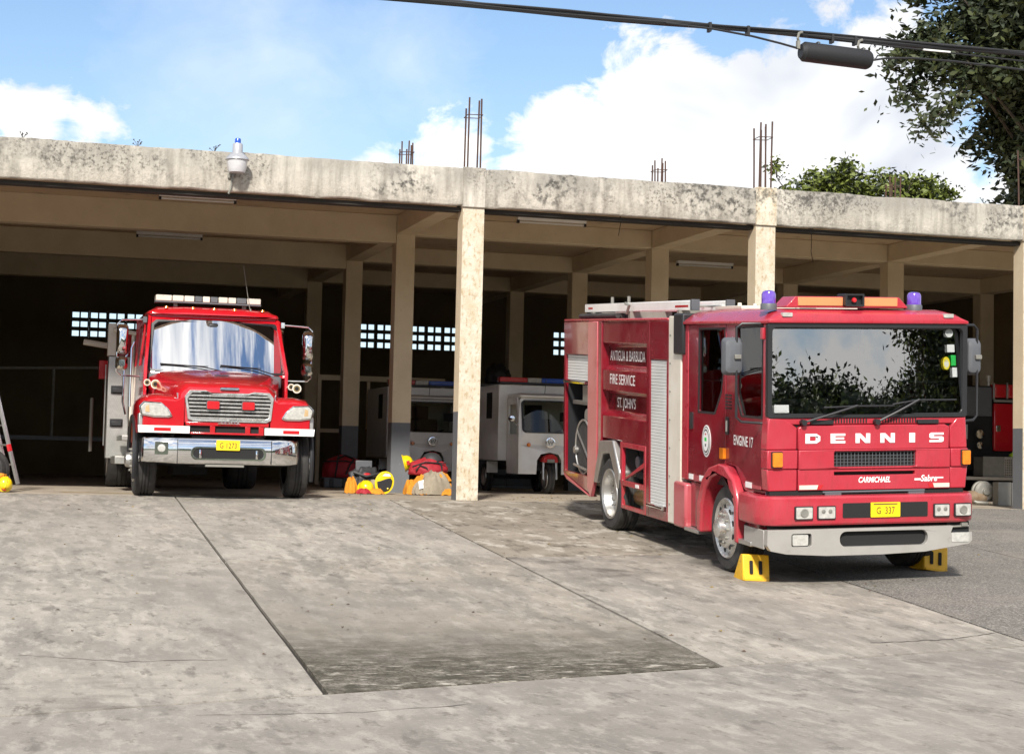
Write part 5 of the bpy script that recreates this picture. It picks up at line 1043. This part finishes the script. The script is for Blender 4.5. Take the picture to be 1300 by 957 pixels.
# cast unit and round pump on the floor by the right column
cu = empty('engine_block', (17.2, 28.3, 0), rotz=-.12, label='grey ribbed cast metal block standing on the floor beside the right column', cat='engine part')
MB().box(-.19, .07, -.12, .12, 0, .42).build('casing', 'dullgrey', cu, .015)
fl = MB(); fl.prism(rect(.075, .17, 0, .41), [rrect(.10, .15, .06, .17, .015), rrect(.10, .15, .23, .34, .015)], XZ(-.12), 0, .2); fl.build('flange', 'alu', cu, .008)
pu = empty('portable_pump', (16.85, 28.6, 0), label='dull round metal pump lying left of the grey cast block', cat='pump')
MB().lathe([(.001, -.14), (.06, -.14), (.07, -.1), (.15, -.09), (.19, -.05), (.19, -.02), (.165, -.01), (.165, .04), (.19, .05), (.19, .09), (.1, .12), (.001, .13)], (.08, 0, .24), 'Y', 24).build('pump_housing', 'dullgrey', pu, .006)
MB().lathe([(.001, -.28), (.1, -.26), (.12, -.1), (.12, .1), (.001, .12)], (0, 0, .14), 'X', 16).build('motor', 'rusty', pu)
MB().tube([(-.2, 0, .12), (-.1, -.1, .05), (.1, -.12, .04)], .03, 8).build('pipe', 'dullgrey', pu)

def cloth(name, m, loc, size, seed, folds=7, parent=None, rot=0.0, sharp=.35, nr=16, na=72):
    """crumpled garment lying in a heap: folds run from the crown to a ragged hem"""
    mb = MB(); P_ = []
    for i in range(nr + 1):
        r = i / nr; ring = []
        for k in range(na):
            a = 2 * math.pi * k / na; w = noise.noise(Vector((math.cos(a) * 1.3 + seed, math.sin(a) * 1.3, r * 1.1))) * 2.6
            f1 = 1 - abs(math.sin(a * folds / 2 + w + seed)); f2 = 1 - abs(math.sin(a * (folds + 3) / 2 - w * 1.4 + 2 * r))
            rad = (1 + .16 * noise.noise(Vector((math.cos(a) * 2, math.sin(a) * 2, seed))) + .14 * (f1 - .5) * r)
            top = max(0, 1 - r ** 2.4) ** .62 + .22 * noise.noise(Vector((math.cos(a) * r * 2.2, math.sin(a) * r * 2.2, seed + 4))) * (1 - r * .6)
            z = top + sharp * (f1 ** 2 - .35) * min(1, r * 2.2) * (1.05 - r) + .14 * (f2 ** 2 - .3) * min(1, r * 2) * (1.1 - r)
            ring.append((math.cos(a) * r * rad * size[0], math.sin(a) * r * rad * size[1], max(.004, z * size[2]) + (.02 * f1 if i == nr else 0)))
        P_.append(ring)
    mb.ring(P_, caps=False); o = mb.build(name, m, parent, loc=loc, rot=(0, 0, rot), angle=70); return o

# ------------------------------------------------------------------ turnout gear heap and bags
j = empty('fire_jacket', (6.95, 29.3, 0), label='tan turnout jacket with amber lining heaped on the floor by the bare column', cat='jacket', group='turnout gear on the floor')
cloth('jacket_shell', 'tan', (.05, -.04, .0), (.35, .27, .40), 3.3, 7, j, .5, sharp=.25)
cloth('jacket_lining', 'orange', (.02, .06, 0), (.42, .30, .36), 11.2, 9, j, .2, sharp=.25)
cloth('jacket_hem', 'orange', (.24, -.20, 0), (.17, .10, .10), 21.4, 5, j); cloth('jacket_hem', 'orange', (-.06, -.24, 0), (.20, .07, .05), 24.1, 6, j)
cloth('jacket_sleeve', 'orange', (-.34, .0, 0), (.11, .17, .22), 8.6, 5, j); cloth('jacket_sleeve', 'tan', (-.20, -.14, 0), (.14, .14, .20), 5.1, 5, j)
mb = MB(); mb.grid(4, 4, lambda u, v: (-.24 + .15 * u, -.285 + .08 * v + .03 * (u - .5) ** 2, .10 + .13 * v + .04 * u)); mb.build('reflective_patch', 'sticker', j)
mb = MB(); mb.tube([(-.05, .0, .31), (.0, -.2, .24), (.06, -.27, .10), (.04, -.29, .02)], .008, 5); mb.build('seam', 'black', j)
mb = MB(); mb.grid(6, 2, lambda u, v: (.0 + .11 * u, -.04, .385 + .04 * v + .02 * math.sin(u * 3))); mb.build('reflective_stripe', 'styellow', j)
cloth('jacket_collar', 'orange', (.12, .05, .22), (.25, .17, .18), 14.2, 6, j)
b = empty('gear_bag', (6.95, 29.42, .33), label='red gear bag with black straps lying on top of the tan jacket', cat='bag', group='red gear bags')
lump('bag_body', 'bagred', (0, 0, 0), (.32, .18, .19), 17, .16, 1.5, b, .1)
mb = MB(); mb.tube([(-.25, -.15, .07), (-.18, -.17, .16), (-.08, -.19, .12), (-.02, -.18, .03)], .016, 6); mb.tube([(.2, -.14, .03), (.19, -.14, .17), (.12, -.1, .23)], .016, 6); mb.tube([(-.30, -.1, .14), (-.1, -.18, .215), (.25, -.12, .2)], .012, 6); mb.build('strap', 'black', b)
h = empty('cap', (7.02, 29.5, .57), label='black domed cap resting on the upper red gear bag', cat='cap'); mb = MB(); mb.lathe([(.18, 0), (.17, .04), (.13, .1), (.06, .135), (.001, .14)], (0, 0, 0), 'Z', 20); mb.build('dome', 'seat', h)
def helmet(loc, s, rot, lab, visor=True):
    t = empty('fire_helmet', loc, label=lab, cat='helmet', group='yellow fire helmets'); t.rotation_euler = rot; t.scale = (s, s, s)
    mb = MB(); mb.lathe([(.001, .17), (.06, .165), (.12, .13), (.155, .07), (.165, 0), (.19, -.02), (.195, -.035), (.16, -.03)], (0, 0, 0), 'Z', 28); mb.build('shell', 'helmet', t)
    mb = MB(); mb.tube([(0, -.165, .02), (0, -.13, .13), (0, 0, .18), (0, .13, .13), (0, .165, .02)], .012, 6); mb.build('comb', 'helmet', t)
    if visor: mb = MB(); mb.lathe([(.14, -.01), (.10, -.06), (.001, -.08)], (0, 0, 0), 'Z', 20); mb.build('liner', 'black', t)
    mb = MB(); mb.box(-.05, .05, -.19, -.17, .03, .1); mb.build('front_badge', 'redlens', t, .01)
    return t
hm = empty('fire_helmet', (6.16, 29.25, .235), label='yellow fire helmet standing on edge with its black visor facing out', cat='helmet', group='yellow fire helmets'); hm.rotation_euler = (0, .25, 0); hm.scale = (.66, .8, .80); hm.location.z = .192
mb = MB(); mb.lathe([(.001, -.045), (.16, -.045), (.228, -.035), (.24, 0), (.225, .08), (.17, .17), (.09, .22), (.001, .235)], (0, 0, 0), 'Y', 30); mb.build('shell', 'helmet', hm)
mb = MB(); mb.prism([(-.19, -.02), (-.10, .02), (.02, .09), (.12, .13), (.185, .08), (.195, -.03), (.16, -.13), (.07, -.18), (-.05, -.18), (-.14, -.12)], [], XZ(-.062), 0, .05); mb.build('visor', 'black', hm, .012)
mb = MB(); mb.lathe([(.236, -.035), (.24, -.05), (.212, -.055), (.20, -.04)], (0, 0, 0), 'Y', 30, caps=False); mb.build('rim', 'helmet', hm)
mb = MB(); mb.prism([(-.10, .12), (.12, .16), (.06, .20), (-.05, .19)], [], XZ(-.06), 0, .01); mb.build('brow_label', 'sticker', hm)
mb = MB(); mb.lathe([(.02, -.09), (.001, -.1)], (.11, 0, -.10), 'Y', 10); mb.build('buckle', 'helmet', hm)
helmet((6.62, 29.75, .52), .8, (.2, 1.3, 0), 'yellow helmet edge showing between the painted column and the red bag', False)
helmet((5.86, 29.25, .10), .75, (.9, -.5, .4), 'small yellow helmet lying in front of the dark harness', True)
cloth('fire_glove', 'orange', (5.62, 29.3, 0), (.11, .1, .26), 31.3, 4); tag(scene.objects['fire_glove'], 'amber glove at the left end of the turnout gear heap', 'glove')
gg = cloth('fire_trousers', 'tan', (5.94, 29.35, 0), (.2, .16, .22), 41.7, 6); tag(gg, 'folded grey tan turnout trousers between two yellow helmets', 'trousers', 'turnout gear on the floor')
o = cloth('fire_hood', 'orange', (6.0, 29.18, 0), (.16, .09, .09), 43.2, 5); tag(o, 'flat amber cloth hood lying against the standing helmet', 'hood')
o = cloth('red_pouch', 'bagred', (5.80, 29.13, 0), (.13, .08, .09), 45.9, 5); tag(o, 'small red pouch under the small yellow helmet', 'pouch')
o = empty('breathing_harness', (5.95, 29.9, 0), label='dark breathing set harness with a red handle behind the helmets', cat='harness')
lump('back_frame', 'seat', (0, 0, 0), (.25, .15, .30), 51, .35, 2.4, o); lump('grip', 'redlens', (.02, -.16, .30), (.06, .03, .03), 52, .2, 2, o); mb = MB(); mb.box(-.15, .13, -.02, .02, .38, .55); mb.build('plate', 'greyp', o, .01)
mb = MB(); mb.tube([(-.2, -.1, .35), (0, -.2, .28), (.25, -.15, .34)], .025, 6); mb.build('hose', 'black', o)
# bag on a dark case
cs = empty('equipment_case', (6.44, 34.5, 0), label='dark ribbed equipment case on the floor under a red holdall', cat='case')
MB().box(-.40, .40, -.2, .2, 0, .20).build('shell', 'greyp', cs, .03)
for x in (-.25, 0, .25): MB().box(x - .04, x + .04, -.215, -.2, .02, .18).build('rib', 'black', cs, .005)
b = empty('gear_bag', (6.45, 34.45, .20), label='large red holdall with black straps on a dark case by the painted column', cat='bag', group='red gear bags')
lump('bag_body', 'bagred', (0, 0, 0), (.42, .22, .29), 61, .10, 1.6, b)
mb = MB(); mb.tube([(-.2, -.2, .02), (-.18, -.23, .2), (-.15, -.16, .38), (-.1, 0, .42)], .018, 6); mb.tube([(.0, -.23, .06), (.08, -.22, .25), (.18, -.12, .36)], .018, 6); mb.tube([(-.4, -.1, .31), (0, -.22, .32), (.38, -.1, .26)], .014, 6); mb.tube([(-.15, -.16, .36), (0, -.1, .43), (.16, -.13, .37)], .018, 6); mb.build('strap', 'black', b)

# ------------------------------------------------------------------ left edge: spare wheel, helmet, ladder
o = empty('spare_wheel', (-.12, 26.75, 0), label='black spare wheel standing at the left edge inside the bay', cat='wheel')
w = wheel(o, 0, 0, .30, .2, -1, .17, 'dish', 'dullgrey', hub=False); o.rotation_euler = (0, 0, .9)
helmet((.10, 26.42, .12), .62, (1.2, .3, .2), 'yellow helmet leaning on the spare wheel at the left edge', True)
o = lump('fire_glove', 'orange', (.02, 26.5, .18), (.10, .07, .06), 71, .4, 2.2); tag(o, 'pale amber glove on the helmet by the spare wheel', 'glove')
ld = empty('leaning_ladder', (.29, 27.4, 0), label='worn aluminium ladder leaning into the left bay beside the spare wheel', cat='ladder')
for q, (x, y) in enumerate(((0, 0), (-.12, .42))): MB().tube([(x, y, .1), (x - .50, y + .1, 2.0)], .035, 6).build('rail', 'alu', ld)
for k in range(6): t = .15 + k * .15; MB().tube([(-.50 * t, .1 * t, .1 + 1.9 * t), (-.12 - .50 * t, .42 + .1 * t, .1 + 1.9 * t)], .016, 6).build('rung', 'alu', ld)
MB().tube([(-.13, .02, .58), (-.155, .025, .68)], .038, 6).build('red_band', 'redlens', ld)

# ------------------------------------------------------------------ things at the back
fr = empty('partition_frame', (8.0, 38.0, 0), label='pale painted door height frame behind the columns at the back', cat='frame')
for x0, x1, z0, z1 in ((-1.50, -1.42, 0, 2.34), (1.22, 1.30, 0, 2.34), (-.42, -.36, 1.2, 2.22)): MB().box(x0, x1, 0, .08, z0, z1).build('post', 'cream', fr)
MB().box(-1.42, 1.22, .003, .077, 2.23, 2.34).build('top_rail', 'cream', fr); MB().box(-1.42, -.9, .003, .077, 1.11, 1.19).build('mid_rail', 'cream', fr)
o = lump('hose_bundle', 'seat', (10.35, 37.5, 2.26), (.26, .25, .26), 81, .3, 2.4); tag(o, 'dark rolled hose bundle on the cabinet behind the three wheeler', 'hose bundle')
o = empty('storage_cabinet', (10.4, 37.4, 0), label='dark storage cabinet against the back behind the three wheeled van', cat='cabinet'); MB().box(-.9, 1.2, 0, .5, 0, 2.24).build('carcass', 'greyp', o, .01); MB().box(-.88, .14, -.02, 0, .05, 2.2).build('door', 'black', o, .005); MB().box(.16, 1.18, -.02, 0, .05, 2.2).build('door', 'black', o, .005)
o = empty('work_bench', (1.2, 36.5, 0), label='dark work bench with a pipe rack at the back of the left bay', cat='bench'); MB().box(-1.4, 1.2, 0, .7, .8, .88).build('top', 'greyp', o)
for x in (-1.3, 1.1): MB().box(x - .04, x + .04, .05, .6, 0, .8).build('leg', 'greyp', o)
MB().tube([(-1.4, .5, 2.2), (1.3, .5, 2.3)], .03, 6).tube([(-.2, .5, .88), (-.2, .5, 2.25)], .03, 6).tube([(.9, .5, .88), (.9, .5, 2.28)], .02, 6).build('rack', 'dullgrey', o)

# ------------------------------------------------------------------ overhead cables and splice case
def cab_z(x): return 4.845 + .0003 * (x - 6) ** 2 + .0045 * (x - 5)
cb = empty('overhead_cable', (6, 16, 4.85), label='bundle of black overhead cables crossing the sky above the apron', cat='cable')
for k, (dy, dz, r) in enumerate(((0, 0, .024), (.03, .03, .012), (-.02, .022, .011), (.02, -.012, .012))):
    mb = MB(); mb.tube([(x - 6, dy + .008 * math.sin(x * 3 + k), cab_z(x) - 4.85 + dz + .007 * math.sin(x * 2.1 + k * 2) + (.014 if k == 1 and x < 5 else 0) * (5 - x)) for x in [-14 + .5 * q for q in range(74)]], r, 6); mb.build('strand', 'cable', cb)
mb = MB(); mb.tube([(0, -.03, -.01), (.5, -.03, -.025), (.9, -.03, -.06), (1.2, -.03, -.105), (1.45, -.03, -.15)], .011, 6); mb.tube([(2.15, -.03, -.20), (2.35, -.03, -.155), (2.65, -.03, -.13), (3.1, -.03, -.125), (4.4, -.03, -.16)], .011, 6); mb.tube([(1.5, -.02, .0), (2.4, -.02, -.03), (4.5, .0, -.06)], .009, 5); mb.build('branch_cable', 'cable', cb)
for x in (.45, .85, 1.75, 2.0): MB().box(x, x + .025, -.035, .035, -.05, .04).build('cable_clip', 'cable', cb)
MB().box(2.75, 3.05, -.05, -.03, -.045, -.03).build('cable_tag', 'sticker', cb)
sc = empty('splice_case', (7.79, 15.97, 4.672), label='black cylindrical cable splice case hung from the overhead cables', cat='splice case'); sc.rotation_euler = (0, .035, 0)
MB().lathe([(.001, -.375), (.07, -.375), (.085, -.355), (.098, -.34), (.098, .34), (.09, .36), (.075, .38), (.001, .38)], (0, 0, 0), 'X', 28).build('barrel', 'cable', sc)
for x in (-.39, .26): MB().tube([(x - .01, 0, .09), (x - .03, -.02, .12), (x - .02, -.02, .17), (x + .02, -.01, .19)], .014, 6).box(x - .03, x + .0, -.02, .02, .02, .1).build('hanger', 'dullgrey', sc)
for x in (-.2, .29): MB().tube([(x, .06 * math.cos(t), .09 + .02 * math.sin(t)) for t in (0, 1, 2, 3)], .008, 5).build('latch', 'dullgrey', sc)

# ------------------------------------------------------------------ trees
def leaf_mesh(name, pts, size, mats, seed, parent):
    rng = np.random.default_rng(seed); n = len(pts); P_ = np.asarray(pts)
    a = rng.normal(size=(n, 3)); a[:, 2] *= .6; a /= np.linalg.norm(a, axis=1)[:, None]
    b = np.cross(a, rng.normal(size=(n, 3))); b /= np.linalg.norm(b, axis=1)[:, None]
    s = size * rng.uniform(.6, 1.35, n)[:, None]
    V = np.stack([P_ - a * s, P_ + b * s * .42, P_ + a * s, P_ - b * s * .42], 1).reshape(-1, 3)
    me = bpy.data.meshes.new(name); me.vertices.add(4 * n); me.vertices.foreach_set('co', V.astype(np.float32).ravel())
    me.loops.add(4 * n); me.loops.foreach_set('vertex_index', np.arange(4 * n, dtype=np.int32)); me.polygons.add(n)
    me.polygons.foreach_set('loop_start', np.arange(0, 4 * n, 4, dtype=np.int32)); me.polygons.foreach_set('loop_total', np.full(n, 4, dtype=np.int32))
    for m in mats: me.materials.append(M[m])
    me.polygons.foreach_set('material_index', (rng.random(n) < .25).astype(np.int32) if len(mats) > 1 else np.zeros(n, np.int32)); me.update(); me.validate()
    o = bpy.data.objects.new(name, me); COL.objects.link(o); o.parent = parent; return o
def tree(loc, h, crown_c, crown_r, nleaf, lsize, mats, label, seed, limbs=9, cat='tree', group=None, twig=7, tip=.55, twl=.38):
    rng = random.Random(seed); t = empty('tree', loc, label=label, cat=cat, group=group)
    tk = MB(); tp = [(0, 0, -.3)]
    for k in range(1, 7): q = k / 6; tp.append((crown_c[0] * .4 * q + rng.uniform(-.1, .1), crown_c[1] * .4 * q + rng.uniform(-.1, .1), h * .5 * q))
    tk.tube(tp, h * .035, 10, h * .018); tips = []
    for k in range(limbs):
        st_ = Vector(tp[3 + k % 4])
        d = Vector((rng.gauss(0, 1), rng.gauss(0, 1), rng.uniform(-.45, 1.0))); d.normalize()
        d *= rng.uniform(.25, 1) ** .5
        end = Vector((crown_c[0] + d.x * crown_r[0] * .85, crown_c[1] + d.y * crown_r[1] * .85, crown_c[2] + d.z * crown_r[2] * .85))
        mid = st_.lerp(end, .5) + Vector((rng.uniform(-.4, .4), rng.uniform(-.4, .4), rng.uniform(0, .6)))
        path = [st_.lerp(mid, q) if q < 1 else mid for q in (0, .5, 1)] + [mid.lerp(end, .5), end]
        tk.tube(path, h * .010, 6, h * .0012)
        for m_ in range(twig):
            q = rng.uniform(.30, 1) if m_ else 1.0; i_ = min(3, int(q * 4)); base = path[i_].lerp(path[i_ + 1], q * 4 - i_)
            e = base + Vector((rng.gauss(0, 1), rng.gauss(0, 1), rng.gauss(.1, .8))).normalized() * rng.uniform(.3, 1.0) * crown_r[0] * twl
            tk.tube([base, base.lerp(e, .5) + Vector((0, 0, .08)), e], h * .003, 4, h * .0008); tips.append((base, e))
    tk.build('trunk', 'bark', t)
    nr = np.random.default_rng(seed); pts = []
    per = max(1, nleaf // len(tips))
    for b_, e in tips:
        q = nr.random(per) ** .6; b_ = np.array(b_); e = np.array(e)
        c = b_ + (e - b_) * (q[:, None] * 1.1); c += nr.normal(size=(per, 3)) * np.array([1, 1, .7]) * tip * (.35 + .65 * nr.random((per, 1)))
        pts.append(c)
    leaf_mesh('crown', np.concatenate(pts), lsize, mats, seed, t); return t
tree((25.4, 35.5, -.5), 11, (-.35, -.6, 11.3), (6.4, 4.4, 3.9), 340000, .105, ['leafd', 'leafm'], 'big dark leaved tree overhanging the right end of the roof', 11, 72, twig=11, tip=.38, twl=.28)
tree((26.0, 50.5, -.5), 10, (-.7, 0, 9.6), (3.6, 2.0, 1.0), 30000, .105, ['leafl', 'leafd'], 'bright green tree top showing above the roof behind the right bay', 23, 40, twig=8, tip=.26, twl=.20)
for k, (x, y, h_) in enumerate(((17.0, -16, 4.0), (27.4, -12, 10.0), (21.5, -22, 5.6), (7, -18, 6), (38, -24, 10))):
    tree((x, y, street_z(x) + .3), h_, (0, 0, h_ * .66), (h_ * .42, h_ * .4, h_ * .36), 15000 if k == 1 else 20000, .13, ['leafd', 'leafl'], ('roadside tree', 'tall roadside tree', 'middle roadside tree', 'leftmost roadside tree', 'farthest and tallest roadside tree')[k] + ' across the street, mirrored in the flat windscreen', 40 + k, 12, group='trees across the street', tip=.7)
src = [o for o in scene.objects if o.name.startswith('tree') and o.get('group') == 'trees across the street'][1:4]
rg = random.Random(5)
for k in range(13):
    o = dup(src[k % 3]); o.location = (4 + 4.6 * k + rg.uniform(-1.5, 1.5), -31 - rg.uniform(0, 9), street_z(10)); q = rg.uniform(1.15, 1.6) if k % 3 else rg.uniform(.8, 1.05); o.scale = (q, q, q * (1 if k > 4 else .9)); o.rotation_euler = (0, 0, rg.uniform(0, 6))
    tag(o, 'one of the leafy trees in the far row behind the street, seen only as reflections', 'tree', 'far row of trees behind the street')
# weeds along the roof edge
for k, (x, lab) in enumerate(((.15, 'tiny dry weed on the roof edge at the far left'), (1.75, 'small wiry weed on the roof edge left of the yard lamp'), (2.85, 'low tuft of weed on the roof edge just left of the yard lamp'), (15.45, 'thin dry stalk on the roof edge at the far right'), (15.95, 'dark weed tuft by the rightmost starter bars'))):
    wd = empty('weed', (x, 26.1, TT - .01), label=lab, cat='weed', group='weeds on the roof edge'); mb = MB(); rg = random.Random(k)
    for q in range(7): a = rg.uniform(-.08, .08); z = rg.uniform(.05, .12); mb.tube([(0, 0, 0), (a * .4, .02, z * .6), (a, .0, z)], .003, 4); mb.add([(a - .015, 0, z), (a, .005, z - .008), (a + .015, 0, z + .005), (a, -.005, z + .012)], [(0, 1, 2, 3)])
    mb.build('stems', 'leafd' if k > 2 else 'bark', wd)
